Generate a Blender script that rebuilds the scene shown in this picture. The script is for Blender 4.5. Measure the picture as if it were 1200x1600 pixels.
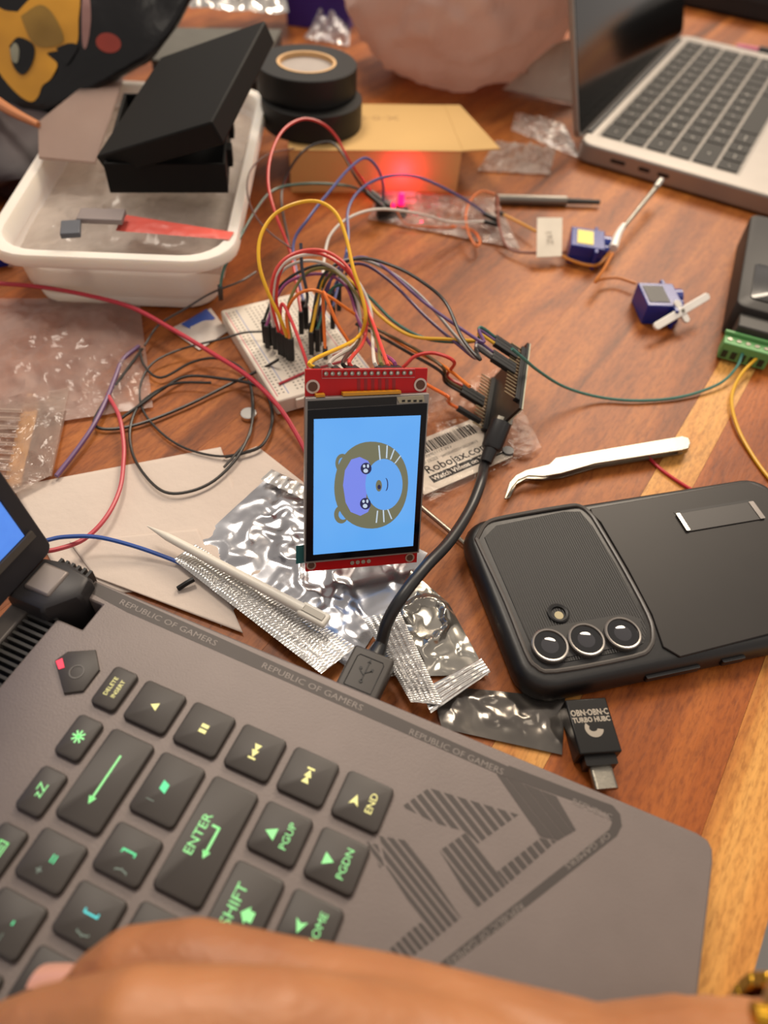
import bpy, bmesh, math, random
from mathutils import Vector, Matrix, noise
random.seed(7)
for o in list(bpy.data.objects): bpy.data.objects.remove(o)
SC = bpy.context.scene
COL = SC.collection
PI = math.pi

# ------------------------------------------------------------------ camera
FPX, CH = 1127.33, 0.25296
CR = Vector((0.99620113, 0.06680971, 0.05585491))
CU = Vector((-0.08708219, 0.76428841, 0.63896786))
CF = Vector((0.0, 0.64140447, -0.76720291))
CC = Vector((0, 0, CH))
cam = bpy.data.cameras.new('camera')
cam.sensor_fit = 'HORIZONTAL'; cam.sensor_width = 36; cam.lens = FPX / 1200 * 36
cam.clip_start = 0.01; cam.clip_end = 30
cam.dof.use_dof = True; cam.dof.focus_distance = 0.296; cam.dof.aperture_fstop = 8.6
camo = bpy.data.objects.new('camera', cam); COL.objects.link(camo)
camo.matrix_world = Matrix(((CR.x, CU.x, -CF.x, CC.x), (CR.y, CU.y, -CF.y, CC.y), (CR.z, CU.z, -CF.z, CC.z), (0, 0, 0, 1)))
SC.camera = camo

# ------------------------------------------------------------------ world, lights, exposure
w = bpy.data.worlds.new('world'); SC.world = w; w.use_nodes = True
bg = w.node_tree.nodes['Background']
bg.inputs[0].default_value = (1.0, 0.89, 0.80, 1); bg.inputs[1].default_value = 0.62


def area(name, loc, target, size, power, color):
    l = bpy.data.lights.new(name, 'AREA'); l.shape = 'DISK'; l.size = size; l.energy = power; l.color = color
    o = bpy.data.objects.new(name, l); COL.objects.link(o); o.location = loc
    o.rotation_euler = (Vector(target) - Vector(loc)).to_track_quat('-Z', 'Y').to_euler()
    return o


area('ceiling_lamp_far', (0.72, 2.15, 1.70), (0, 0.35, 0), 1.0, 52, (1.0, 0.84, 0.66))
area('ceiling_lamp_side', (-0.42, 0.95, 1.55), (0, 0.3, 0), 0.45, 15, (1.0, 0.88, 0.74))
area('ceiling_lamp_near', (0.9, 0.1, 1.7), (0, 0.3, 0), 0.5, 2, (1.0, 0.88, 0.74))
SC.view_settings.view_transform = 'Standard'; SC.view_settings.look = 'None'
SC.view_settings.gamma = 1; SC.view_settings.use_curve_mapping = False; SC.view_settings.exposure = -0.06
SC.cycles.max_bounces = 8; SC.cycles.transparent_max_bounces = 12


# ------------------------------------------------------------------ materials
def lin(c):
    if isinstance(c, str): c = tuple(int(c[i:i + 2], 16) for i in (0, 2, 4))
    r = []
    for v in c:
        v = v / 255; r.append(v / 12.92 if v <= 0.04045 else ((v + 0.055) / 1.055) ** 2.4)
    return (*r, 1)


class NT:
    def __init__(s, name):
        s.m = bpy.data.materials.new(name); s.m.use_nodes = True; s.t = s.m.node_tree
        s.b = s.t.nodes['Principled BSDF']; s.out = s.t.nodes['Material Output']

    def n(s, ty, **k):
        nd = s.t.nodes.new(ty)
        for a, v in k.items(): setattr(nd, a, v)
        return nd

    def l(s, a, b): s.t.links.new(a, b)

    def coord(s, scale=(1, 1, 1), out='Object', rot=(0, 0, 0)):
        c = s.n('ShaderNodeTexCoord'); mp = s.n('ShaderNodeMapping')
        mp.inputs['Scale'].default_value = scale; mp.inputs['Rotation'].default_value = rot
        s.l(c.outputs[out], mp.inputs['Vector']); return mp.outputs[0]

    def noise(s, vec, scale, detail=3, rough=.5, dist=0):
        nd = s.n('ShaderNodeTexNoise'); nd.inputs['Scale'].default_value = scale
        nd.inputs['Detail'].default_value = detail; nd.inputs['Roughness'].default_value = rough
        nd.inputs['Distortion'].default_value = dist
        s.l(vec, nd.inputs['Vector']); return nd.outputs['Fac']

    def ramp(s, fac, stops):
        r = s.n('ShaderNodeValToRGB'); e = r.color_ramp.elements
        e[0].position, e[0].color = stops[0]; e[1].position, e[1].color = stops[-1]
        for p, c in stops[1:-1]:
            x = e.new(p); x.color = c
        s.l(fac, r.inputs[0]); return r.outputs[0]

    def mix(s, fac, a, b, mode='MIX'):
        m = s.n('ShaderNodeMix', data_type='RGBA', blend_type=mode)
        for i, v in ((0, fac), (6, a), (7, b)):
            if hasattr(v, 'links'): s.l(v, m.inputs[i])
            else: m.inputs[i].default_value = v
        return m.outputs[2]

    def bump(s, h, strength, dist=0.001, prev=None):
        b = s.n('ShaderNodeBump'); b.inputs['Strength'].default_value = strength; b.inputs['Distance'].default_value = dist
        s.l(h, b.inputs['Height'])
        if prev: s.l(prev, b.inputs['Normal'])
        return b.outputs[0]


def pm(name, col, rough=.5, metal=0, var=.08, scale=60, bump=0, bscale=400, coat=0, spec=.5, emit=0, sss=0, sheen=0):
    t = NT(name); c = lin(col); b = t.b
    v = t.coord()
    f = t.noise(v, scale, 3)
    t.l(t.ramp(f, [(.25, tuple(x * (1 - var) for x in c[:3]) + (1,)), (.75, tuple(min(1, x * (1 + var)) for x in c[:3]) + (1,))]), b.inputs['Base Color'])
    b.inputs['Roughness'].default_value = rough; b.inputs['Metallic'].default_value = metal
    b.inputs['Specular IOR Level'].default_value = spec; b.inputs['Coat Weight'].default_value = coat
    b.inputs['Coat Roughness'].default_value = .15
    if sheen: b.inputs['Sheen Weight'].default_value = sheen
    if bump:
        f2 = t.noise(v, bscale, 4); t.l(t.bump(f2, bump, .0005), b.inputs['Normal'])
    if emit:
        b.inputs['Emission Color'].default_value = c; b.inputs['Emission Strength'].default_value = emit
    if sss:
        b.inputs['Subsurface Weight'].default_value = sss; b.inputs['Subsurface Radius'].default_value = (.006, .002, .001)
        b.inputs['Subsurface Scale'].default_value = 1
    return t.m


def wood_mat(name, dark, mid, light, pale_start=None):
    # grain runs along local X of every plank
    t = NT(name); oi = t.n('ShaderNodeObjectInfo')
    tc = t.n('ShaderNodeTexCoord'); add = t.n('ShaderNodeVectorMath', operation='MULTIPLY_ADD')
    rnd = t.n('ShaderNodeCombineXYZ')
    for i in range(3): t.l(oi.outputs['Random'], rnd.inputs[i])
    t.l(rnd.outputs[0], add.inputs[0]); add.inputs[1].default_value = (7, 5, 3); t.l(tc.outputs['Object'], add.inputs[2])
    mp = t.n('ShaderNodeMapping'); mp.inputs['Scale'].default_value = (1.0, 9.0, 9.0); t.l(add.outputs[0], mp.inputs['Vector'])
    mp2 = t.n('ShaderNodeMapping'); mp2.inputs['Scale'].default_value = (1.0, 7.0, 7.0); t.l(add.outputs[0], mp2.inputs['Vector'])
    f1 = t.noise(mp.outputs[0], 4.5, 4, .55, .8)
    f2 = t.noise(mp2.outputs[0], 60, 4, .65)
    f3 = t.noise(mp.outputs[0], 1.6, 2, .5, .4)
    base = t.ramp(f1, [(.30, lin(dark)), (.47, lin(mid)), (.66, lin(light))])
    tone = t.ramp(f3, [(.3, (.80, .76, .72, 1)), (.7, (1.12, 1.12, 1.12, 1))])
    c = t.mix(1.0, base, tone, 'MULTIPLY')
    fine = t.ramp(f2, [(.33, (.74, .70, .67, 1)), (.5, (1, 1, 1, 1)), (.75, (1.1, 1.1, 1.1, 1))])
    c = t.mix(.8, c, fine, 'MULTIPLY')
    mp3 = t.n('ShaderNodeMapping'); mp3.inputs['Scale'].default_value = (1.0, 3.2, 3.2); t.l(add.outputs[0], mp3.inputs['Vector'])
    f4 = t.noise(mp3.outputs[0], 210, 2, .6)
    c = t.mix(.75, c, t.ramp(f4, [(.36, (.74, .68, .62, 1)), (.5, (1, 1, 1, 1)), (.68, (1.12, 1.12, 1.12, 1))]), 'MULTIPLY')
    tint = t.ramp(oi.outputs['Random'], [(0, (.95, .94, .93, 1)), (1, (1.06, 1.06, 1.06, 1))])
    c = t.mix(1.0, c, tint, 'MULTIPLY')
    t.l(c, t.b.inputs['Base Color']); t.b.inputs['Roughness'].default_value = .47
    t.b.inputs['Specular IOR Level'].default_value = .32
    t.l(t.bump(f2, .25, .0004), t.b.inputs['Normal'])
    return t.m


def film(name, tint, clear=.8, gloss_rough=.12, white=.25, bscale=55, bstr=1.0, edge=.5):
    """thin clear or milky plastic film: mostly see-through, wrinkles catch the lamps"""
    t = NT(name); t.t.nodes.remove(t.b)
    v = t.coord((1, 1, 1))
    h = t.noise(v, bscale, 4, .55, 1.0); nb = t.bump(h, bstr, .003)
    tr = t.n('ShaderNodeBsdfTransparent'); tr.inputs[0].default_value = (.97, .95, .94, 1)
    gl = t.n('ShaderNodeBsdfGlossy'); gl.inputs['Roughness'].default_value = gloss_rough; gl.inputs[0].default_value = (1, 1, 1, 1)
    df = t.n('ShaderNodeBsdfDiffuse'); df.inputs[0].default_value = lin(tint)
    tl = t.n('ShaderNodeBsdfTranslucent'); tl.inputs[0].default_value = lin(tint)
    for x in (gl, df): t.l(nb, x.inputs['Normal'])
    lw = t.n('ShaderNodeLayerWeight'); lw.inputs[0].default_value = edge * .6; t.l(nb, lw.inputs['Normal'])
    m0 = t.n('ShaderNodeMixShader'); m0.inputs[0].default_value = .5; t.l(df.outputs[0], m0.inputs[1]); t.l(tl.outputs[0], m0.inputs[2])
    m1 = t.n('ShaderNodeMixShader'); t.l(lw.outputs['Fresnel'], m1.inputs[0]); t.l(tr.outputs[0], m1.inputs[1]); t.l(gl.outputs[0], m1.inputs[2])
    wn = t.noise(v, bscale * .5, 4, .6, .8)
    wr = t.n('ShaderNodeMapRange'); wr.inputs[1].default_value = .35; wr.inputs[2].default_value = .7
    wr.inputs[3].default_value = white * .5; wr.inputs[4].default_value = min(.95, white * 1.7); t.l(wn, wr.inputs[0])
    m2 = t.n('ShaderNodeMixShader'); t.l(wr.outputs[0], m2.inputs[0]); t.l(m1.outputs[0], m2.inputs[1]); t.l(m0.outputs[0], m2.inputs[2])
    t.l(m2.outputs[0], t.out.inputs[0]); return t.m


def foil(name, col, crimp=False, dark='#8a8a8e'):
    t = NT(name); v = t.coord()
    h = t.noise(v, 22, 2, .4, 1.6); nb = t.bump(h, .5, .004)
    h2 = t.noise(v, 16, 3, .5, .8)
    t.l(t.ramp(h2, [(.3, lin(dark.strip('#'))), (.7, lin(col))]), t.b.inputs['Base Color'])
    if crimp:
        uv = t.coord((1, 1, 1), 'UV')
        br = t.n('ShaderNodeTexBrick'); br.inputs['Scale'].default_value = 1; br.offset = .5
        br.inputs['Brick Width'].default_value = .030; br.inputs['Row Height'].default_value = .10
        br.inputs['Mortar Size'].default_value = .012; br.inputs['Mortar Smooth'].default_value = 1
        t.l(uv, br.inputs['Vector']); nb = t.bump(br.outputs['Fac'], 1.0, .002, nb)
    t.b.inputs['Metallic'].default_value = .8; t.b.inputs['Roughness'].default_value = .2
    t.l(nb, t.b.inputs['Normal']); return t.m


M = {}
M['black'] = pm('black_plastic', '141314', .45, spec=.4)
M['black_matte'] = pm('matte_black', '191819', .7, bump=.2)
M['housing'] = pm('housing_black', '141415', .5)
M['dark_grey'] = pm('dark_grey_plastic', '35332f', .55)
M['white'] = pm('white_plastic', 'e9e4dc', .4, sss=.0)
M['steel'] = pm('brushed_steel', '8f8a7f', .36, 1.0, bump=.15, bscale=900)
M['chrome'] = pm('bright_metal', 'd8d4cc', .2, 1.0)
M['gold'] = pm('gold_metal', 'd7a637', .25, 1.0)
M['skin'] = None


def wire_mat(hexc, rough=.38):
    k = 'wire_' + hexc
    if k not in M: M[k] = pm('wire_insulation_' + hexc, hexc, rough, var=.05)
    return M[k]


# ------------------------------------------------------------------ geometry helpers
def P(u, v, z=0.0):
    """point at height z above the table seen at photograph position u, v"""
    d = CR * ((u - 600) / FPX) - CU * ((v - 800) / FPX) + CF
    return CC + d * ((z - CC.z) / d.z)


def onplane(u, v, org, nrm):
    d = CR * ((u - 600) / FPX) - CU * ((v - 800) / FPX) + CF
    return CC + d * ((org - CC).dot(nrm) / d.dot(nrm))


def frame(o, x, y, z):
    return Matrix(((x.x, y.x, z.x, o.x), (x.y, y.y, z.y, o.y), (x.z, y.z, z.z, o.z), (0, 0, 0, 1)))


def T(x, y, z, rz=0, rx=0, ry=0):
    return Matrix.Translation((x, y, z)) @ Matrix.Rotation(rz, 4, 'Z') @ Matrix.Rotation(ry, 4, 'Y') @ Matrix.Rotation(rx, 4, 'X')


I4 = Matrix.Identity(4)


class MB:
    def __init__(s): s.v = []; s.f = []; s.uv = None

    def add(s, vs, fs, m=None):
        n = len(s.v); s.v += [(m @ Vector(p)) if m else Vector(p) for p in vs]; s.f += [tuple(i + n for i in f) for f in fs]; return s

    def box(s, x0, x1, y0, y1, z0, z1, m=None):
        return s.add([(x, y, z) for x in (x0, x1) for y in (y0, y1) for z in (z0, z1)],
                     [(0, 1, 3, 2), (4, 6, 7, 5), (0, 4, 5, 1), (2, 3, 7, 6), (0, 2, 6, 4), (1, 5, 7, 3)], m)

    def prism(s, poly, z0, z1, m=None, top_in=0.0):
        """poly counter-clockwise list of (x,y); optional inset chamfer at the top"""
        n = len(poly); c = Vector((sum(p[0] for p in poly) / n, sum(p[1] for p in poly) / n))
        lay = [(z0, 0)]
        if top_in: lay += [(z1 - top_in, 0), (z1 - top_in * .3, .35), (z1, 1)]
        else: lay += [(z1, 0)]
        vs = []
        for z, k in lay:
            for p in poly:
                q = Vector(p[:2]); d = (q - c); L = d.length
                vs.append((*(c + d * ((L - k * top_in) / L if L else 1)), z))
        fs = [tuple(reversed(range(n)))]
        for j in range(len(lay) - 1):
            for i in range(n): fs.append((j * n + i, j * n + (i + 1) % n, (j + 1) * n + (i + 1) % n, (j + 1) * n + i))
        fs.append(tuple(range((len(lay) - 1) * n, len(lay) * n)))
        return s.add(vs, fs, m)

    def flat(s, poly, z=0, m=None):
        return s.add([(p[0], p[1], z) for p in poly], [tuple(range(len(poly)))], m)

    def cyl(s, r, z0, z1, n=20, m=None, r2=None):
        r2 = r if r2 is None else r2
        vs = [(r * math.cos(2 * PI * i / n), r * math.sin(2 * PI * i / n), z0) for i in range(n)] + [(r2 * math.cos(2 * PI * i / n), r2 * math.sin(2 * PI * i / n), z1) for i in range(n)]
        return s.add(vs, [tuple(reversed(range(n))), tuple(range(n, 2 * n))] + [(i, (i + 1) % n, n + (i + 1) % n, n + i) for i in range(n)], m)

    def lathe(s, prof, n=28, m=None, closed=False):
        k = len(prof); vs = [(r * math.cos(2 * PI * i / n), r * math.sin(2 * PI * i / n), z) for i in range(n) for r, z in prof]
        fs = []
        for i in range(n):
            a, b = i * k, ((i + 1) % n) * k
            for j in range(k - 1 + (1 if closed else 0)):
                j2 = (j + 1) % k; fs.append((a + j, b + j, b + j2, a + j2))
        return s.add(vs, fs, m)

    def tube(s, pts, r, n=8, m=None, samples=5, closed=False, taper=None):
        pts = [Vector(p) for p in pts]
        path = cr(pts, samples) if samples > 1 and len(pts) > 2 else pts
        k = len(path); vs = []
        up = Vector((0, 0, 1)); prev = None
        for i, p in enumerate(path):
            tn = (path[min(i + 1, k - 1)] - path[max(i - 1, 0)]).normalized()
            if prev is None:
                a = tn.cross(up)
                if a.length < .1: a = tn.cross(Vector((1, 0, 0)))
            else:
                a = prev - tn * prev.dot(tn)
                if a.length < 1e-6: a = tn.cross(up)
            a.normalize(); prev = a; b = tn.cross(a)
            rr = r if taper is None else r * (taper[0] + (taper[1] - taper[0]) * i / (k - 1))
            for j in range(n):
                th = 2 * PI * j / n; vs.append(p + a * (rr * math.cos(th)) + b * (rr * math.sin(th)))
        fs = [(i * n + j, (i + 1) * n + j, (i + 1) * n + (j + 1) % n, i * n + (j + 1) % n) for i in range(k - 1) for j in range(n)]
        fs = [tuple(reversed(f)) for f in fs]
        fs += [tuple(range(n)), tuple(reversed(range((k - 1) * n, k * n)))]
        return s.add(vs, fs, m)


def cr(p, k):
    out = []
    n = len(p)
    for i in range(n - 1):
        p0 = p[i - 1] if i > 0 else p[0] * 2 - p[1]
        p1, p2 = p[i], p[i + 1]
        p3 = p[i + 2] if i + 2 < n else p[-1] * 2 - p[-2]
        for j in range(k):
            t = j / k
            out.append(.5 * ((2 * p1) + (p2 - p0) * t + (2 * p0 - 5 * p1 + 4 * p2 - p3) * t * t + (3 * p1 - p0 - 3 * p2 + p3) * t ** 3))
    out.append(p[-1]); return out


def rrect(x0, x1, y0, y1, r, n=4):
    if not isinstance(r, (list, tuple)): r = [r] * 4
    pts = []
    for (cx, cy, a0, rr) in ((x1 - r[0], y0 + r[0], -90, r[0]), (x1 - r[1], y1 - r[1], 0, r[1]), (x0 + r[2], y1 - r[2], 90, r[2]), (x0 + r[3], y0 + r[3], 180, r[3])):
        for i in range(n + 1):
            a = math.radians(a0 + 90 * i / n); pts.append((cx + rr * math.cos(a), cy + rr * math.sin(a)))
    return pts


WM = {}


def obj(name, mb, mat, parent=None, bevel=0, smooth=True, seg=2, angle=35, uvs=None):
    me = bpy.data.meshes.new(name); pv = WM.get(parent, I4) if parent else I4
    vs = mb.v
    if parent:
        inv = pv.inverted(); vs = [inv @ v for v in vs]; base = None
    else:
        xs = [v.x for v in vs]; ys = [v.y for v in vs]; zs = [v.z for v in vs]
        base = Vector(((min(xs) + max(xs)) / 2, (min(ys) + max(ys)) / 2, min(zs))); vs = [v - base for v in vs]
    me.from_pydata([tuple(v) for v in vs], [], mb.f); me.update()
    bm = bmesh.new(); bm.from_mesh(me); bmesh.ops.recalc_face_normals(bm, faces=bm.faces); bm.to_mesh(me); bm.free()
    if smooth:
        me.shade_smooth(); me.set_sharp_from_angle(angle=math.radians(angle))
    if uvs or mb.uv:
        u = uvs or mb.uv; lay = me.uv_layers.new(name='UVMap')
        for lp in me.loops: lay.data[lp.index].uv = u[lp.vertex_index]
    o = bpy.data.objects.new(name, me); COL.objects.link(o); me.materials.append(mat)
    if parent: o.parent = parent; WM[o] = pv
    else: o.location = base; WM[o] = Matrix.Translation(base)
    if bevel:
        b = o.modifiers.new('bevel', 'BEVEL'); b.width = bevel; b.segments = seg; b.limit_method = 'ANGLE'; b.angle_limit = math.radians(40)
    return o


def tag(o, label, cat, group=None, kind=None):
    if label: o['label'] = label
    if cat: o['category'] = cat
    if group: o['group'] = group
    if kind: o['kind'] = kind
    return o


def thing(name, label, cat, m=I4, group=None, kind=None):
    o = bpy.data.objects.new(name, None); COL.objects.link(o); o.empty_display_size = .01
    o.matrix_world = m; WM[o] = m.copy()
    return tag(o, label, cat, group, kind)


def text_mb(s, size, m, depth=0.0, align='CENTER', sx=1.0, bold=0.0, z=0):
    cu = bpy.data.curves.new('lettering', 'FONT'); cu.body = s; cu.size = size; cu.align_x = align; cu.align_y = 'CENTER'
    cu.resolution_u = 2; cu.extrude = depth; cu.offset = bold * size
    t = bpy.data.objects.new('lettering', cu); COL.objects.link(t)
    dg = bpy.context.evaluated_depsgraph_get(); me = bpy.data.meshes.new_from_object(t.evaluated_get(dg))
    mb = MB(); sm = m @ Matrix.Diagonal((sx, 1, 1, 1))
    mb.add([v.co for v in me.vertices], [tuple(p.vertices) for p in me.polygons], sm)
    bpy.data.objects.remove(t); bpy.data.curves.remove(cu); bpy.data.meshes.remove(me)
    return mb


def merge(a, b):
    n = len(a.v); a.v += b.v; a.f += [tuple(i + n for i in f) for f in b.f]; return a


def fbm(p, s, seed=0, oct=3):
    return noise.fractal(Vector((p[0] * s + seed * 3.1, p[1] * s - seed * 1.7, p[2] * s + seed)), 1.0, 2.0, oct, noise_basis='PERLIN_ORIGINAL')


def sheet(quad, nx, ny, amp, scale, seed=0, lift=0.001, ragged=0.0, bulge=0.0, ridge=.5, thick=0, edge_flat=True, ribs=None):
    """crumpled film spanning four world points (a,b,c,d round the outline)"""
    a, b, c, d = [Vector(q) for q in quad]; mb = MB(); uv = []
    for j in range(ny + 1):
        for i in range(nx + 1):
            s, t = i / nx, j / ny
            if ragged:
                e = ragged * (fbm((s * 5, t * 5, 0), 1.3, seed + 9))
                s2, t2 = s + e * (abs(s - .5) * 2) ** 3, t + e * (abs(t - .5) * 2) ** 3
            else: s2, t2 = s, t
            p = (a * (1 - s2) + b * s2) * (1 - t2) + (d * (1 - s2) + c * s2) * t2
            h = abs(fbm(p, scale, seed)) * (1 - ridge) + (1 - min(1, abs(fbm(p, scale * 1.7, seed + 4)) * 3)) * ridge * .6
            k = min(1, 5 * min(s, 1 - s, t, 1 - t) + .15) if edge_flat else 1
            if ribs: h += ribs[1] / max(amp, 1e-6) * (.5 + .5 * math.sin(2 * PI * ribs[0] * t + PI * (int(s * ribs[2]) % 2)))
            p = p + Vector((0, 0, lift + amp * h * k + bulge * math.sin(PI * s) * math.sin(PI * t)))
            mb.v.append(p); uv.append((s, t))
    mb.f = [(j * (nx + 1) + i, j * (nx + 1) + i + 1, (j + 1) * (nx + 1) + i + 1, (j + 1) * (nx + 1) + i) for j in range(ny) for i in range(nx)]
    mb.uv = uv
    return mb


def clip(poly, a, b, c):
    """keep a*x+b*y<=c"""
    out = []
    for i in range(len(poly)):
        p, q = poly[i], poly[(i + 1) % len(poly)]
        dp, dq = a * p[0] + b * p[1] - c, a * q[0] + b * q[1] - c
        if dp <= 0: out.append(p)
        if (dp < 0 < dq) or (dq < 0 < dp):
            t = dp / (dp - dq); out.append((p[0] + (q[0] - p[0]) * t, p[1] + (q[1] - p[1]) * t))
    return out


# ================================================================== SETTING
D = Vector((.5, .866, 0)); N = Vector((.866, -.5, 0))
floor_m = pm('grey_floor', '8c8a88', .6, var=.1, scale=4)
fl = obj('floor', MB().box(-2.5, 2.5, -1.5, 3.5, -.77, -.75), floor_m); fl['kind'] = 'structure'

woodA = wood_mat('acacia_heartwood', '633310', '935222', 'ab672d')
woodB = wood_mat('acacia_pale', 'a9662a', 'c98d45', 'd8a45a')
woodC = wood_mat('acacia_orange', '82400f', 'a0561d', 'b26729')
table = thing('table', 'brown wooden table made of edge-glued planks, carrying everything', 'table', Matrix.Translation((0, .6, 0)))
s0, s1 = -.55, 1.75
joints = [-1.10, -1.0, -.91, -.81, -.73, -.64, -.55, -.46, -.375, -.285, -.20, -.105, -.0125, .0065, .0612, .0875]
for i in range(len(joints) - 1):
    t0, t1 = joints[i], joints[i + 1]
    mat = woodB if i in (12, 14) else (woodC if i in (13, 4, 8) else woodA)
    me_m = frame(N * ((t0 + t1) / 2) + D * ((s0 + s1) / 2), D, -N, Vector((0, 0, 1)))
    hw, hl = (t1 - t0) / 2 - .00006, (s1 - s0) / 2
    me = bpy.data.meshes.new('plank'); mb = MB().box(-hl, hl, -hw, hw, -.035, 0)
    me.from_pydata([tuple(v) for v in mb.v], [], mb.f); me.materials.append(mat)
    bm = bmesh.new(); bm.from_mesh(me); bmesh.ops.recalc_face_normals(bm, faces=bm.faces); bm.to_mesh(me); bm.free()
    o = bpy.data.objects.new('plank', me); COL.objects.link(o); o.parent = table
    o.matrix_parent_inverse = WM[table].inverted(); o.matrix_world = me_m
    o.matrix_basis = me_m
for st in ((-1.0, -.45), (-1.0, 1.6), (.02, -.45), (.02, 1.6)):
    c = N * st[0] + D * st[1]
    obj('leg', MB().box(-.03, .03, -.03, .03, -.75, -.035, Matrix.Translation(c)), woodA, table, bevel=.003)

# ================================================================== GAMING LAPTOP
LX, LY, LA = -0.07064676, 0.09974249, -0.33200657
LM = T(LX, LY, 0, LA); LI = LM.inverted()


def LL(u, v, z=.0206):
    q = LI @ P(u, v, z); return (q.x, q.y)


lap = thing('gaming_laptop', 'dark grey gaming laptop with glowing green key legends and striped deck print under the hand', 'laptop', LM)
deck_m = pm('deck_grey', '746a66', .48, .3, var=.05, bump=.15, bscale=1500)
side_m = pm('deck_side_grey', '5a5350', .45, .35)
stripe_m = pm('deck_print_dark', '453f3c', .5, .3, var=.04)
letter_m = pm('deck_print_light', '7a726d', .5, .3, var=.04)
DZ = .0205
hole = dict(x0=-.052, x1=-.041, y0=.0148, y1=.0262)
body_poly = [(-.052, -.32), (.176, -.32), (.181, -.30), (.1814, .0275), (.1809, .0312), (.1792, .0335), (.1755, .0343), (-.052, .0343),
             (-.052, .0262), (-.041, .0262), (-.041, .0148), (-.052, .0148)]
obj('base', MB().prism(body_poly, .004, DZ, LM), deck_m, lap, bevel=.0007)
obj('underside', MB().prism(rrect(-.07, .176, -.317, .031, .008), .0012, .0045, LM), M['black'], lap)
obj('rubber_foot', MB().prism(rrect(.15, .162, -.03, .02, .004), 0, .0015, LM), M['black_matte'], lap)
obj('rubber_foot', MB().prism(rrect(-.06, -.05, -.03, .02, .004), 0, .0015, LM), M['black_matte'], lap)
# rear vent with fins, hinge pieces
vent = obj('vent', MB().box(-.0635, -.0518, -.30, .0148, .004, .0165, LM), M['black'], lap)
fm = MB()
for i in range(120):
    y = -.29 + i * .0026
    fm.box(-.0632, -.0522, y, y + .0011, .0165, .0196, LM @ T(0, 0, 0))
fo = obj('fin', fm, M['dark_grey'], lap); fo['kind'] = 'stuff'
obj('vent_bar', MB().box(-.071, -.0635, -.30, .0145, .006, .0205, LM), pm('vent_bar_grey', '55504d', .5, .3), lap, bevel=.0008)
obj('hinge_cap', MB().prism([(-.071, .004), (-.071, .0235), (-.060, .0262), (-.048, .0235), (-.0462, .015), (-.055, .004)], .006, .027, LM @ T(0, .0085, 0), .003), pm('hinge_black', '2c2a2b', .45, .3), lap, bevel=.001)
hb = MB()
for i in range(6): hb.box(-.064 + i * .0026, -.0628 + i * .0026, .0302, .0346, .006, .0262, LM)
obj('hinge_rib', hb, M['black'], lap)
obj('hinge_bracket', MB().box(-.0672, -.0560, .0180, .0300, .0245, .0280, LM), pm('bracket_grey', '7b726d', .45, .4), lap, bevel=.001)
# lid, opened a little past upright
th = math.radians(101)
LIDM = LM @ T(-.0678, .003, .0232) @ Matrix.Rotation(-(th - PI / 2), 4, 'Y')   # local: y along hinge, z up the lid, +x faces the user
lid = obj('lid', MB().prism(rrect(-.30, .0335, 0.004, .215, .004), -.006, 0, LIDM @ Matrix(((0, 0, 1, 0), (1, 0, 0, 0), (0, 1, 0, 0), (0, 0, 0, 1)))), pm('lid_black', '2a282c', .5, .2), lap, bevel=.0006)
YZX = Matrix(((0, 0, 1, 0), (1, 0, 0, 0), (0, 1, 0, 0), (0, 0, 0, 1)))
disp = obj('display', MB().prism([(-.295, .018), (.0275, .018), (.0275, .209), (-.295, .209)], 0, .0003, LIDM @ YZX), pm('dark_display', '0c1730', .25, emit=.35), lap)
obj('taskbar_window', MB().prism([(-.25, .0185), (.0268, .0185), (.0268, .036), (.020, .0385), (-.25, .0385)], .0003, .0005, LIDM @ YZX), pm('blue_screen_glow', '4c7fd8', .3, emit=.85, var=.12, scale=300), disp)
obj('bezel_strip', MB().box(0, .0012, -.295, .030, .0150, .0180, LIDM), pm('bezel_brown', '4a443e', .5), lap)

# deck print: edge strip with lettering, striped emblem
dz = .02056


def decal(name, polys, mat, z=dz):
    mb = MB()
    for i_, p in enumerate(polys):
        if len(p) > 2: mb.prism([tuple(q) for q in p], z - .00003, z + .00002 + .0000012 * i_, LM)
    o = obj(name, mb, mat, lap, smooth=False); return o


def px(pts): return [LL(*p) for p in pts]


decal('edge_stripe', [px([(134, 922), (150, 910), (795, 1198), (785, 1212), (200, 957)]),
                      px([(785, 1212), (795, 1196), (940, 1252), (933, 1264), (858, 1238)]),
                      px([(933, 1264), (940, 1252), (957, 1258), (969, 1272), (972, 1292), (958, 1288), (950, 1272)]),
                      px([(972, 1290), (964, 1306), (702, 1512), (686, 1506), (952, 1296), (957, 1284)])], stripe_m)
sd = Vector((.62, .785)); nrm = (sd.y, -sd.x)


def striped(poly, period=17.3, duty=.66, phase=0):
    out = []; vals = [nrm[0] * p[0] + nrm[1] * p[1] for p in poly]
    k = math.floor(min(vals) / period)
    while k * period < max(vals):
        a = k * period + phase; q = clip(poly, -nrm[0], -nrm[1], -a); q = clip(q, nrm[0], nrm[1], a + period * duty) if q else q
        if len(q) > 2: out.append(px(q))
        k += 1
    return out


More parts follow.
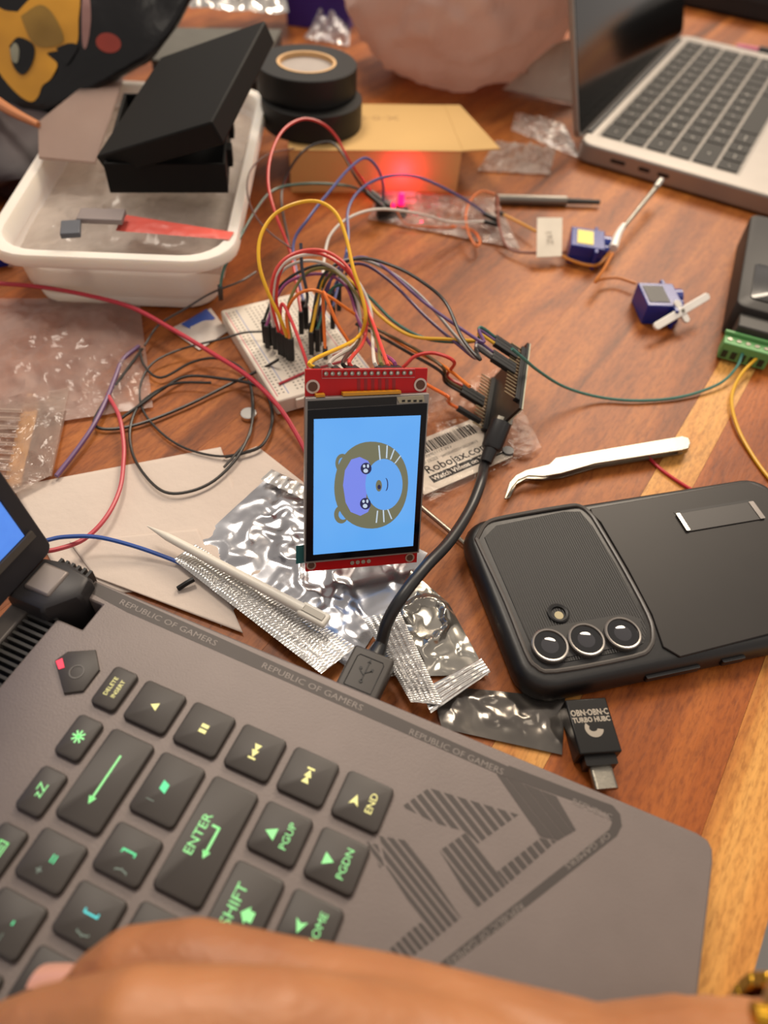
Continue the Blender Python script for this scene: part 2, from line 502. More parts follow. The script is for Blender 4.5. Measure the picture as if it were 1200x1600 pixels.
em = []
for poly, per, duty in (([(628, 1260), (670, 1231), (810, 1273), (747, 1318), (727, 1299), (681, 1286)], 12.4, .64),
                        ([(687, 1329), (729, 1300), (776, 1362), (790, 1384), (743, 1420)], 12.2, .68),
                        ([(777, 1362), (844, 1309), (870, 1314), (792, 1382)], 12.6, .70),
                        ([(776, 1209), (869, 1244), (900, 1297), (872, 1313), (844, 1307)], 14.6, .93),
                        ([(593, 1306), (639, 1314), (720, 1434), (681, 1466), (659, 1439), (604, 1355)], 11.6, .62),
                        ([(573, 1315), (590, 1320), (600, 1352), (594, 1356)], 9, .62),
                        ([(658, 1441), (680, 1467), (633, 1503), (590, 1500), (643, 1452)], 11.6, .62)):
    em += striped(poly, per, duty)
em_fixed = [e for e in em]
decal('emblem_stripes', em_fixed, stripe_m)


def along(s, u0, v0, u1, v1, size, z=dz + .00009, flip=False):
    a, b = Vector(LL(u0, v0)), Vector(LL(u1, v1)); ang = math.atan2((b - a).y, (b - a).x)
    mid = (a + b) / 2
    mb = text_mb(s, size, LM @ T(mid.x, mid.y, z, ang), bold=0)
    loc = [LI @ v for v in mb.v]
    ca, sa = math.cos(ang), math.sin(ang)
    wd = [(p.x - mid.x) * ca + (p.y - mid.y) * sa for p in loc]; k = (b - a).length / (max(wd) - min(wd))
    mb.v = [LM @ Vector((mid.x + ca * w_ * k - sa * h_, mid.y + sa * w_ * k + ca * h_, p.z)) for p, w_, h_ in
            ((p, (p.x - mid.x) * ca + (p.y - mid.y) * sa, -(p.x - mid.x) * sa + (p.y - mid.y) * ca) for p in loc)]
    return mb


tm = MB()
for a in ((188, 940, 338, 1006), (410, 1039, 566, 1107), (640, 1143, 786, 1207)): merge(tm, along('REPUBLIC OF GAMERS', *a, .0031))
merge(tm, along('REPUBLIC', 895, 1252, 956, 1278, .0026)); merge(tm, along('OF GAMERS', 952, 1303, 884, 1355, .0024))
merge(tm, along('REPUBLIC OF GAMERS', 816, 1414, 700, 1505, .0026))
obj('deck_lettering', tm, letter_m, lap, smooth=False)['kind'] = 'stuff'

# power button
pwr = [(-.0412, .0005), (-.0395, .0052), (-.0312, .0098), (-.0252, .0040), (-.0252, -.0048), (-.0305, -.0082)]
pwr = list(reversed(pwr))
key_m = pm('keycap_dark', '3b3632', .5, var=.05)
pb = obj('power_button', MB().prism(pwr, DZ, DZ + .0012, LM, .0006), key_m, lap)
obj('indicator', MB().prism([(-.0405, .0003), (-.0375, -.0018), (-.0362, -.0004), (-.0392, .0022)], DZ + .0013, DZ + .0014, LM), pm('red_indicator', 'e02848', .4, emit=.7), pb)
obj('ring', MB().lathe([(.0022, DZ + .0012), (.0022, DZ + .0014), (.0026, DZ + .0014), (.0026, DZ + .0012)], 20, LM @ T(-.0315, 0, 0)), pm('ring_grey', '55504c', .4), pb)

# keys:  (x centre, half x, y0, y1, legend list)
glow = {k: pm('key_glow_' + k, c, .5, emit=.72, var=0) for k, c in (('yellow', 'd3cf86'), ('green', '7fce84'), ('mint', '4fc98c'), ('cyan', '45c0c4'), ('dim', '5d6b62'))}
TRI = [(-.0016, -.0013), (.0016, -.0013), (0, .0017)]


def rot2(pts, a, dx=0, dy=0, k=1):
    ca, sa = math.cos(a), math.sin(a); return [(k * (x * ca - y * sa) + dx, k * (x * sa + y * ca) + dy) for x, y in pts]


def legend(kx, ky, spec, kobj, top):
    """legend axes: reading direction = +Y of laptop, up = -X"""
    col, kind, val, dx, dy = spec[:5]; size = spec[5] if len(spec) > 5 else .0032
    m = LM @ T(kx - dy, ky + dx, top, PI / 2)
    if kind == 't': mb = text_mb(val, size, m, bold=0)
    else:
        mb = MB()
        for pl in val: mb.flat(pl, 0, m)
    obj('legend', mb, glow[col], kobj, smooth=False)


def bar(x0, x1, y0, y1): return [(x0, y0), (x1, y0), (x1, y1), (x0, y1)]


star = [bar(-.0003, .0003, -.0022, .0022)] + [rot2(bar(-.0003, .0003, -.0022, .0022), a) for a in (PI / 4, PI / 2, -PI / 4)]
arrowL = [bar(-.0075, .0078, -.00035, .00035), [(-.0085, 0), (-.0062, -.0013), (-.0062, .0013)]]
enterA = [bar(-.004, .004, -.0004, .0004), [(-.0055, 0), (-.0033, -.0013), (-.0033, .0013)], bar(.0034, .0041, 0, .0024)]
prevS = [rot2(TRI, PI / 2, .0014, 0, .8), rot2(TRI, PI / 2, -.0006, 0, .8), bar(-.0026, -.002, -.0013, .0013)]
nextS = [rot2(TRI, -PI / 2, -.0014, 0, .8), rot2(TRI, -PI / 2, .0006, 0, .8), bar(.002, .0026, -.0013, .0013)]
keyb = [bar(-.0024, .0024, -.0015, -.0011), bar(-.0024, .0024, .0011, .0015), bar(-.0024, -.002, -.0015, .0015), bar(.002, .0024, -.0015, .0015), bar(-.0014, .0014, -.0006, -.0002), bar(-.0014, .0014, .0003, .0006)]
house = [[(-.0024, 0), (0, .0022), (.0024, 0), (.0014, 0), (.0014, -.0018), (-.0014, -.0018), (-.0014, 0)]]
K = []
ROW = lambda r: .0000 + r * .0190
FX = -.0160
PT = .0176
K.append((FX, .0047, -.0074, .0076, [('yellow', 't', 'DELETE', 0, .0013, .0021), ('yellow', 't', 'INSERT', 0, -.0016, .0021)]))
K.append((FX, .0047, -.0258, -.0116, [('green', 'p', star, 0, 0)]))
K.append((FX + .0004, .0047, -.0442, -.0300, [('green', 't', 'zZ', 0, 0, .0042)]))
K.append((FX + .0008, .0047, -.0626, -.0484, [('green', 'p', keyb, 0, 0)]))
K.append((FX + .0008, .0047, -.081, -.0668, [('green', 'p', keyb, 0, 0)]))
colA = [('yellow', 'p', [rot2(TRI, 0, 0, 0, .9)], 0, 0), ('yellow', 'p', [bar(-.0016, -.0004, -.0013, .0013), bar(.0002, .0014, -.0013, .0013)], 0, 0),
        ('yellow', 'p', prevS, 0, 0), ('yellow', 'p', nextS, 0, 0)]
for r in range(4): K.append((ROW(r), .0080, -.0074, .0076, [colA[r]]))
K.append((ROW(4), .0080, -.0074, .0076, [('yellow', 'p', [rot2([(-.0016, -.0015), (0, -.0006), (.0016, -.0015), (0, .0020)], -PI / 2, -.001, .0022, 1)], 0, 0), ('yellow', 't', 'END', .0002, -.0030, .0033)]))
K.append((ROW(0), .0080, -.0412, -.0112, [('green', 'p', arrowL, 0, 0)]))
y = -.0448
for i, (a, b) in enumerate((('=', '+'), ('-', '_'), ('0', ')'), ('9', '('), ('8', '*'))):
    K.append((ROW(0), .0080, y - .0142, y, [('mint', 't', a, .0005, -.001, .0048), ('dim', 't', b, -.0035, .001, .0042)])); y -= PT
K.append((ROW(1), .0080, -.0310, -.0112, [('mint', 'p', [[(-.0018, -.0012), (.001, -.0012), (.0018, .0012), (-.001, .0012)]], 0, .001), ('dim', 't', '|', -.005, .003, .003)]))
y = -.0346
for i, (a, b) in enumerate(((']', '}'), ('[', '{'), ('P', ''), ('O', ''), ('I', ''))):
    K.append((ROW(1), .0080, y - .0142, y, [('mint' if i < 1 else 'cyan', 't', a, .0005, 0, .0052)] + ([('dim', 't', b, -.0045, -.001, .0044)] if b else []))); y -= PT
K.append((ROW(2), .0080, -.0462, -.0112, [('green', 't', 'ENTER', 0, .0030, .0042), ('green', 'p', enterA, 0, -.0018)]))
y = -.0498
for i, (a, b) in enumerate((("'", '"'), (';', ':'), ('L', ''), ('K', ''))):
    K.append((ROW(2), .0080, y - .0142, y, [('cyan', 't', a, 0, 0, .0052)])); y -= PT
K.append((ROW(3), .0080, -.0262, -.0112, [('green', 'p', [rot2(TRI, 0, -.001, .0024, 1.15)], 0, 0), ('green', 't', 'PGUP', 0, -.0028, .0033)]))
K.append((ROW(4), .0080, -.0262, -.0112, [('green', 'p', [rot2([(-.0018, -.0014), (.0018, -.0014), (0, .0018)], PI, -.001, .0024, 1)], 0, 0), ('green', 't', 'PGDN', 0, -.0028, .0033)]))
K.append((ROW(4), .0080, -.0448, -.0298, [('green', 'p', [rot2([(-.0018, -.0015), (0, -.0006), (.0018, -.0015), (0, .0020)], PI / 2, -.001, .0022, 1)], 0, 0), ('green', 't', 'HOME', 0, -.0030, .0033)]))
K.append((ROW(3), .0080, -.0600, -.0298, [('green', 't', 'SHIFT', .004, .0026, .0046), ('green', 'p', house, .003, -.0022)]))
K.append((ROW(4), .0080, -.0630, -.0484, [('green', 't', 'CTRL', 0, 0, .0034)]))
y = -.0636
for a in ('/', '.', ','):
    K.append((ROW(3), .0080, y - .0142, y, [('cyan', 't', a, 0, 0, .0050)])); y -= PT
for kx, hx, y0, y1, lg in K:
    top = DZ + .0022
    bm_ = MB().prism(rrect(-hx, hx, (y0 - y1) / 2, (y1 - y0) / 2, .0017), DZ - .0002, top, LM @ T(kx, (y0 + y1) / 2, 0), .0009)
    k = obj('key', bm_, key_m, lap)
    for sp in lg: legend(kx, (y0 + y1) / 2, sp, k, top + .00005)
obj('trackpad', MB().prism(rrect(.105, .172, -.22, -.10, .003), DZ, DZ + .0002, LM), key_m, lap)

# ================================================================== SILVER LAPTOP (behind)
MX, MY, MA = 0.14314679, 0.60338923, -0.45539287
MM = T(MX, MY, 0, MA)
mac = thing('silver_laptop', 'open space-grey laptop with black keys and dark reflecting screen at the far table end', 'laptop', MM)
alu = pm('space_grey_aluminium', '9b948d', .38, .6, var=.03)
mkey = pm('black_key', '211f1c', .6, var=.05, spec=.25)
bp = rrect(-.0105, .2105, -.0195, .2925, .011, 5)
obj('base', MB().prism(bp, .0012, .0155, MM), alu, mac, bevel=.0018, seg=3)
obj('rubber_foot', MB().cyl(.008, 0, .0014, 16, MM @ T(.19, .0, 0)), M['black'], mac)
obj('rubber_foot', MB().cyl(.008, 0, .0014, 16, MM @ T(.005, .0, 0)), M['black'], mac)
for y0, y1 in ((.010, .019), (.024, .033), (.040, .046)):
    pass
obj('side_port', MB().prism(rrect(-.0045, .0045, -.0013, .0013, .0012), 0, .0004, MM @ T(.045, -.0195, .0085) @ Matrix.Rotation(PI / 2, 4, 'X')), M['black'], mac)
obj('side_port', MB().prism(rrect(-.0045, .0045, -.0013, .0013, .0012), 0, .0004, MM @ T(.060, -.0195, .0085) @ Matrix.Rotation(PI / 2, 4, 'X')), M['black'], mac)
obj('side_port', MB().prism(rrect(-.006, .006, -.0013, .0013, .0012), 0, .0004, MM @ T(.024, -.0195, .0085) @ Matrix.Rotation(PI / 2, 4, 'X')), M['black'], mac)
u = .0188; g = .0012
rows = [[1.5] + [1] * 12 + [1], [1] * 13 + [1.5], [1.5] + [1] * 13, [1.75] + [1] * 11 + [1.75], [2.25] + [1] * 10 + [2.25], [1, 1, 1, 1.25, 5, 1.25, 1, 1, 1, 1]]
chars = ['esc F1 F2 F3 F4 F5 F6 F7 F8 F9 F10 F11 F12 ○'.split(), '` 1 2 3 4 5 6 7 8 9 0 - = delete'.split(), 'tab Q W E R T Y U I O P [ ] \\'.split(),
         'caps A S D F G H J K L ; \' return'.split(), 'shift Z X C V B N M , . / shift'.split(), ['fn', 'control', 'option', 'command', '', 'command', 'option', '<', 'v', '>']]
mleg = pm('pale_key_print', 'c9c3b8', .5, var=0)
obj('key_well', MB().prism(rrect(-.0015, .1105, -.0015, .2745, .002), .0155, .01555, MM), pm('key_well_grey', '7f7972', .5, .3), mac)
cache = {}
for r, row in enumerate(rows):
    y = 0; px_ = .1092 / 6; k = .273 / sum(row)
    for c, wd in enumerate(row):
        w_ = wd * k; key = round(w_, 5)
        if key not in cache:
            me = bpy.data.meshes.new('key'); mb = MB().prism(rrect(-px_ / 2 + g, px_ / 2 - g, -w_ / 2 + g, w_ / 2 - g, .0018, 3), .01555, .0165)
            me.from_pydata([tuple(v) for v in mb.v], [], mb.f); me.materials.append(mkey)
            cache[key] = me
        o = bpy.data.objects.new('key', cache[key]); COL.objects.link(o); o.parent = mac
        o.location = (px_ * (r + .5), y + w_ / 2, 0); WM[o] = MM @ T(px_ * (r + .5), y + w_ / 2, 0)
        s = chars[r][c]
        if s:
            sz = .0042 if len(s) == 1 else .0026
            obj('legend', text_mb(s, sz, MM @ T(px_ * (r + .5), y + w_ / 2, .01655, PI / 2)), mleg, o, smooth=False)
        y += w_
obj('trackpad', MB().prism(rrect(.122, .200, .075, .198, .003), .0155, .0157, MM), pm('trackpad_grey', '9d968f', .35, .5), mac)
th2 = math.radians(108)
ML = MM @ T(-.0095, 0, .0150) @ Matrix.Rotation(-(th2 - PI / 2), 4, 'Y')
obj('lid', MB().prism(rrect(-.0195, .2925, .001, .215, .008), -.0045, 0, ML @ YZX), alu, mac, bevel=.0008)
sc_m = pm('glass_screen', '040404', .1, 0, spec=.4, var=0)
obj('screen', MB().prism(rrect(-.0175, .2905, .004, .213, .006), 0, .0004, ML @ YZX), sc_m, mac)
obj('hinge', MB().tube([MM @ Vector((-.0085, .0, .0135)), MM @ Vector((-.0085, .273, .0135))], .0035, 12), M['black'], mac)

# ================================================================== PHONE IN BLACK CASE
PX_, PY_, PA = 0.03787501, 0.19849387, 0.30508876
PH = T(PX_, PY_, 0, PA); PHI = PH.inverted()
ph = thing('phone', 'smartphone face down in a black ridged case with three round cameras beside the tweezers', 'phone', PH)
case_m = pm('case_black_rubber', '111011', .42, var=.1, bump=.1)
case2 = pm('case_satin_back', '1f1b19', .45, var=.15, scale=40, spec=.32)
rim_m = pm('case_rim', '4a4541', .35)
def ring_outline(x0, x1, y0, y1, r, n=6): return rrect(x0, x1, y0, y1, r, n)
def loft(layers, m=None):
    mb = MB(); n = len(layers[0][0]); vs = []
    for poly, z in layers: vs += [(p[0], p[1], z) for p in poly]
    fs = [tuple(reversed(range(n)))]
    for j in range(len(layers) - 1):
        for i in range(n): fs.append((j * n + i, j * n + (i + 1) % n, (j + 1) * n + (i + 1) % n, (j + 1) * n + i))
    fs.append(tuple(range((len(layers) - 1) * n, len(layers) * n)))
    return mb.add(vs, fs, m)
X0, X1, Y0, Y1 = -.0045, .1485, -.0805, .0036
L_ = []
for ins, z, r in ((.0022, .0, .011), (.0006, .0012, .012), (0, .004, .0125), (.0002, .0075, .0125), (.0012, .0100, .0118), (.0026, .0115, .0108), (.0042, .0118, .0095)):
    L_.append((ring_outline(X0 + ins, X1 - ins, Y0 + ins, Y1 - ins, r), z))
obj('case', loft(L_, PH), case_m, ph, angle=50)
def px2(pts, z=.0118): return [tuple((PHI @ P(a, b, z)).xy) for a, b in pts]
# ribbed upper panel and smooth lower panel, separated by an S shaped raised seam
rib = NT('ribbed_rubber'); v_ = rib.coord((1, 1, 1)); wv = rib.n('ShaderNodeTexWave'); wv.inputs['Scale'].default_value = 310
wv.bands_direction = 'X'; rib.l(v_, wv.inputs['Vector']); rib.b.inputs['Base Color'].default_value = lin('1a1817'); rib.b.inputs['Roughness'].default_value = .5
rib.l(rib.bump(wv.outputs['Fac'], .6, .0003), rib.b.inputs['Normal'])
top_poly = px2([(757, 840), (775, 822), (880, 800), (906, 800), (925, 822), (960, 880), (1003, 962), (1010, 985), (1005, 1005), (985, 1016), (870, 1037), (843, 1032), (829, 1006)])
top_poly = list(reversed(top_poly))
obj('ribbed_panel', MB().prism(top_poly, .0116, .0121, PH), rib.m, ph, smooth=False)
seam = px2([(745, 842), (760, 818), (790, 808), (880, 792), (905, 791), (922, 803), (935, 822), (975, 890), (1012, 960), (1020, 990), (1015, 1012), (990, 1026), (868, 1049), (838, 1042), (822, 1020), (790, 940), (748, 850), (745, 842)])
obj('rim', MB().tube([PH @ Vector((x, y, .0118)) for x, y in seam], .0010, 8, samples=3), rim_m, ph)
low = px2([(921, 796), (1150, 767), (1230, 757)]); lowb = px2([(1195, 1000), (1062, 1028), (1035, 1012), (1026, 985), (1018, 962), (980, 890), (938, 818), (924, 804)])
lowp = [low[0], (X1 - .012, Y1 - .004), (X1 - .005, Y1 - .012), (X1 - .005, Y0 + .014), (X1 - .014, Y0 + .006)] + [p for p in lowb[1:]]
obj('smooth_panel', MB().prism(list(reversed(lowp)), .0114, .0126, PH, 0), case2, ph, bevel=.0004)
# camera island and lenses
isl = px2([(838, 1012), (832, 995), (850, 982), (975, 960), (1000, 968), (1003, 992), (988, 1008), (868, 1031)])
obj('camera_island', MB().prism(list(reversed(isl)), .0121, .0124, PH), M['black'], ph)
for (uu, vv) in ((860, 1006), (917, 997), (974, 987)):
    q = PHI @ P(uu, vv + 1, .0142)
    mm = PH @ T(q.x, q.y, 0)
    cl = obj('camera_lens', MB().cyl(.0062, .0122, .0136, 32, mm), pm('lens_black', '0a0a0b', .08, spec=.8, var=0), ph)
    obj('ring', MB().lathe([(.0060, .0120), (.0072, .0120), (.0072, .0140), (.0068, .0143), (.0062, .0142), (.0060, .0136)], 36, mm, True), pm('lens_ring', '8b8681', .3, .8), cl)
    obj('lens_glass', MB().lathe([(.0, .0137), (.0024, .0138), (.0034, .0136)], 24, mm), pm('inner_lens', '2b2a2e', .05, spec=1, var=0), cl)
q = PHI @ P(872, 959, .012); mm = PH @ T(q.x, q.y, 0)
fl_ = obj('flash', MB().cyl(.0018, .0115, .0122, 20, mm @ T(0, -.0008, 0)), pm('flash_lens', 'a89a72', .3), ph)
obj('ring', MB().lathe([(.0027, .0120), (.0042, .0121), (.0044, .0128), (.0038, .0131), (.0029, .0128)], 28, mm, True), M['black'], fl_)
kp = px2([(1058, 802), (1180, 786), (1189, 811), (1074, 831)], .0126)
cx_, cy_ = sum(p[0] for p in kp) / 4, sum(p[1] for p in kp) / 4
ks = obj('kickstand', MB().prism(rrect(-.0195, .0195, -.0052, .0052, .0006), .0126, .0131, PH @ T(cx_, cy_, 0)), pm('kickstand_grey', '2c2826', .45), ph, bevel=.0002)
obj('edge_bar', MB().prism(rrect(-.0200, -.0182, -.0050, .0050, .0004), .0131, .0136, PH @ T(cx_, cy_, 0)), M['chrome'], ks)
obj('edge_bar', MB().prism(rrect(.0170, .0195, -.0052, .0050, .0004), .0131, .0134, PH @ T(cx_, cy_, 0)), pm('edge_grey', '8a8480', .3, .6), ks)
obj('slot', MB().prism(rrect(-.0200, .0185, .0052, .0066, .0003), .0126, .0128, PH @ T(cx_, cy_, 0)), M['black'], ks)
for a, b in ((.045, .068), (.078, .088)):
    obj('side_button', MB().prism(rrect(a, b, -.0009, .0009, .0006), .0045, .0075, PH @ T(0, Y0 - .0002, 0)), case_m, ph)

# ================================================================== DISPLAY MODULE
AX = Vector((0.953, 0.283, -0.112)).normalized(); AY0 = Vector((-0.046, 0.497, 0.866)); AY = (AY0 - AX * AY0.dot(AX)).normalized(); AN = AX.cross(AY) * 1
# origin pulled 3 percent towards the lens so the lower edge rests on the foil bag
k_ = .955
LO = CC + (Vector((-0.0311, 0.1759, -0.0017)) - CC) * k_
TF = frame(LO, AX, AY, AN); TFI = TF.inverted()

tft = thing('display_module', 'small red circuit board with lit blue touchscreen showing a sideways cartoon face, leaning up', 'display', TF)
pcb_red = pm('red_soldermask', 'bb0a12', .35, coat=.05, spec=.3, var=.04)
def SP(u_, v_, h=0.0):
    p = TFI @ onplane(u_, v_, LO + AN * h, AN); return (p.x, p.y)
S_ = k_
W_, H_ = .050 * S_, .086 * S_
obj('circuit_board', MB().prism([(0, 0), (W_, 0), (W_, H_), (0, H_)], -.0016, 0, TF), pcb_red, tft, bevel=.0002)
def spoly(name, pts, z0, z1, mat, parent=tft, bev=0):
    p = [SP(*q, z1) for q in pts]
    ar = sum(p[i][0] * p[(i + 1) % len(p)][1] - p[(i + 1) % len(p)][0] * p[i][1] for i in range(len(p)))
    if ar < 0: p.reverse()
    return obj(name, MB().prism(p, z0, z1, TF), mat, parent, bevel=bev, smooth=bool(bev))
gf = spoly('screen_frame', [(477, 622), (671, 615), (655, 864), (476, 881)], .0001, .0032, pm('screen_frame_grey', '8f8a86', .35, .5), bev=.0003)
spoly('glass', [(481, 641), (668, 630), (653, 862), (478, 878)], .0032, .0036, pm('black_glass', '070810', .15, spec=.25, var=0), bev=.0001)
spoly('black_strip', [(481, 627), (620, 620), (620, 632), (481, 640)], .0032, .0035, M['black'])
spoly('ribbon_cable', [(536, 619), (627, 615), (627, 611), (536, 614)], .0004, .0034, pm('ribbon_amber', 'c98a1c', .35))
spoly('ribbon_cable', [(494, 621), (508, 620), (508, 616), (494, 617)], .0004, .0034, pm('ribbon_amber2', 'c98a1c', .35))
spoly('flex_pad', [(620, 621), (662, 618), (664, 628), (624, 630)], .0033, .0037, pm('flex_beige', 'a89f86', .45))
for i in range(4): spoly('pad_slot', [(628 + i * 9, 625), (633 + i * 9, 624.6), (633 + i * 9, 628), (628 + i * 9, 628.4)], .0037, .0038, M['black'])
lit = NT('lit_screen_blue'); vv_ = lit.coord(); nf = lit.noise(vv_, 30, 2)
lit.l(lit.ramp(nf, [(.3, lin('62aefc')), (.7, lin('6fb8ff'))]), lit.b.inputs['Emission Color']); lit.b.inputs['Emission Strength'].default_value = .92
lit.b.inputs['Base Color'].default_value = (.01, .02, .04, 1); lit.b.inputs['Roughness'].default_value = .2
def em_(name, col, k=.92):
    m_ = pm(name, col, .3, var=.02, emit=k); m_.node_tree.nodes['Principled BSDF'].inputs['Base Color'].default_value = (.01, .01, .01, 1)
    for l_ in list(m_.node_tree.links):
        if l_.to_socket.name == 'Base Color': m_.node_tree.links.remove(l_)
    return m_
pic = spoly('lit_screen', [(490.5, 655), (657.5, 649), (645.5, 853), (489.5, 867)], .0036, .0037, lit.m)
olive, lilac, sky_, navy, wht, midb = em_('olive', '77765c'), em_('lilac', '7f90f5'), em_('pale_sky', '68aefa'), em_('navy', '1a2250'), em_('white_line', 'cfe0f2'), em_('grey_olive_edge', '5f6a58')
def ell(cx, cy, rx, ry, a=0, n=40, sup=2.0):
    ca, sa = math.cos(a), math.sin(a); o = []
    for i in range(n):
        t = 2 * PI * i / n; c_, s_ = math.cos(t), math.sin(t)
        x = rx * abs(c_) ** (2 / sup) * (1 if c_ > 0 else -1); y = ry * abs(s_) ** (2 / sup) * (1 if s_ > 0 else -1)
        o.append((cx + x * ca - y * sa, cy + x * sa + y * ca))
    return o
z = .0037; st = .00003
def shp(name, pts, mat, lvl): spoly(name, pts, z + st * lvl, z + st * (lvl + 1), mat, pic)
shp('ear', ell(535, 724, 11, 15), olive, 0); shp('ear', ell(533, 804, 11, 14), olive, 0)
shp('ear', ell(535, 724, 6, 9), sky_, 1); shp('ear', ell(536, 804, 7, 8), sky_, 1)
shp('head', ell(580, 758, 57.5, 68, .1, 48, 2.15), olive, 2)
shp('brow_patch', [(562, 714), (575, 720), (583, 735), (580, 748), (574, 762), (572, 778), (579, 790), (575, 800), (563, 806), (548, 800), (540, 785), (536, 758), (539, 735), (549, 718)], lilac, 3)
shp('muzzle', ell(600, 757, 29, 40, 0), sky_, 4)
for cy_e, cx_e in ((732, 572), (787, 571)):
    shp('eye', ell(cx_e, cy_e, 8.5, 9), navy, 5)
    shp('eye_glint', ell(cx_e - .5, cy_e + 3.6, 3.6, 3.2), wht, 6); shp('eye_glint', ell(cx_e - 3, cy_e - 3.6, 2, 2.4), wht, 6)
    shp('eye_glint', ell(cx_e + 3, cy_e - 3.8, 1.7, 3), wht, 6)
shp('nose', ell(592, 759, 4.8, 9), olive, 5); shp('nose', ell(592.5, 761, 2.6, 3.6), navy, 6)
mouth = [(603 + 3.5 * math.cos(t) + 0, 757 + 10 * math.sin(t)) for t in [(-1.4 + 2.8 * i / 10) for i in range(11)]]
shp('mouth', mouth + [(x - 1.5, yv) for x, yv in reversed(mouth)], navy, 5)
for a in ((592, 696, 594, 719), (605, 696, 604, 716), (616, 702, 610, 718), (626, 712, 617, 724), (590, 798, 588, 817), (599, 797, 600, 816), (606, 796, 612, 811)):
    dx = 1.0; shp('whisker', [(a[0] - dx, a[1]), (a[0] + dx, a[1]), (a[2] + dx, a[3]), (a[2] - dx, a[3])], wht, 4)
# mounting holes, header solder joints, silkscreen, teal tab
for (uu, vv) in ((488.5, 604), (656.5, 601), (486, 883), (640, 871)):
    c0 = Vector(SP(uu, vv)); rr = .0026 if vv < 700 else .0020
    if vv > 700: c0.y = max(c0.y, .0026)
    hl = obj('mounting_hole', MB().lathe([(rr * .72, .0001), (rr, .0001), (rr, .0004), (rr * .72, .0004)], 24, TF @ T(c0.x, c0.y, 0), True), pm('hole_plating', 'c9b3a8', .3, .7), tft)
    obj('hole', MB().cyl(rr * .72, .0001, .00025, 20, TF @ T(c0.x, c0.y, 0)), pm('hole_brown', '5b3726', .6), hl)
for i in range(14):
    c0 = Vector(SP(509 + i * (641 - 509) / 13, 583.5 - i * .1))
    pn = obj('solder_pin', MB().cyl(.0008, .0001, .0007, 12, TF @ T(c0.x, c0.y, 0)), M['steel'], tft)
    obj('pin_tip', MB().tube([TF @ Vector((c0.x, c0.y, .0005)), TF @ Vector((c0.x - .0006, c0.y + .0004, .0026))], .0004, 6, samples=1), M['chrome'], pn)
sl = [SP(503, 577.5), SP(648, 576.5), SP(648, 589.5), SP(503, 591)]
obj('header_outline', MB().tube([TF @ Vector((*p, .0001)) for p in sl + sl[:1]], .00012, 4, samples=1), pm('silkscreen', 'c98f8f', .5), tft)
for i in range(6):
    x_ = 558 + i * 11
    spoly('copper_trace', [(x_, 592), (x_ + 5, 592), (x_ + 5, 611), (x_, 611)], .00005, .0001, pm('trace_dark_red', '8d0c13', .35))
for i in range(4):
    c0 = Vector(SP(550 + i * 8.6, 879 - i * .9))
    obj('solder_pad', MB().cyl(.0009, .00005, .0004, 12, TF @ T(c0.x, max(c0.y, .001), 0)), M['chrome'], tft)
obj('film_tab', MB().prism([SP(462, 880), SP(483, 877), SP(483, 850), SP(462, 852)], .0005, .0008, TF), pm('teal_film', '0d5a5c', .4), tft)
obj('header_block', MB().box(.006, .0425, H_ - .0040, H_ - .0014, -.0042, -.0016, TF), M['housing'], tft, bevel=.0002)
hp = MB()
for i in range(14): hp.box(.0068 + i * .00254, .0074 + i * .00254, H_ - .0030, H_ - .0024, -.0120, -.0042, TF)
obj('header_pin', hp, M['chrome'], tft)['kind'] = 'stuff'
def TFP(x_, y_, z_): return TF @ Vector((x_, y_, z_))

# ================================================================== BREADBOARD
BA = P(340, 478, .0092); BB = P(432, 628, .0092)
bx = (BB - BA); bx.z = 0; bx.normalize(); by = Vector((-bx.y, bx.x, 0))
BO = Vector((BB.x, BB.y, 0)) - bx * .0835
BM = frame(BO, bx, by, Vector((0, 0, 1)))
bb = thing('breadboard', 'white breadboard with red rail lines standing behind the lit display, full of jumper wires', 'breadboard', BM)
bbm = pm('breadboard_cream', 'ddd3c4', .5, var=.04)
obj('body', MB().prism(rrect(0, .0835, 0, .055, .0012), 0, .0092, BM), bbm, bb, bevel=.0008)
hm = MB()
for i in range(30):
    for j in [.0035, .006] + [.0135 + k * .00254 for k in range(5)] + [.0293 + k * .00254 for k in range(5)] + [.0485, .051]:
        hm.box(.0045 + i * .00254 - .0005, .0045 + i * .00254 + .0005, j - .0005, j + .0005, .0092, .00925, BM)
obj('contact_hole', hm, pm('hole_grey', '8d857a', .7), bb)['kind'] = 'stuff'
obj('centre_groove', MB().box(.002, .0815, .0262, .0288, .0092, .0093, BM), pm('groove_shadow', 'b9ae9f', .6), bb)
redl = pm('rail_red', 'c9707a', .5)
for yv in (.0018, .0465): obj('rail_line', MB().box(.003, .080, yv, yv + .0005, .0092, .00928, BM), redl, bb)
for yv in (.0078, .0532): obj('rail_line', MB().box(.003, .080, yv, yv + .0005, .0092, .00928, BM), pm('rail_blue', '8d96b8', .5), bb)
obj('side_lug', MB().box(.0835, .0852, .010, .016, .002, .008, BM), bbm, bb, bevel=.0004)
flat_red = pm('flat_jumper_red', 'a92a38', .4)
for n_, (a, b) in enumerate((((436, 600), (476, 582)), ((499, 575), (546, 561)), ((520, 556), (543, 549)))):
    tag(obj('flat_jumper', MB().tube([P(*a, .0099), P(*b, .0099)], .0007, 8, samples=1), flat_red),
        ['long flat dark red jumper at the nearest end of the breadboard', 'flat dark red jumper emerging behind the display board corner', 'shortest flat dark red jumper on the breadboard behind the display'][n_], 'wire', 'flat red jumpers on the breadboard')

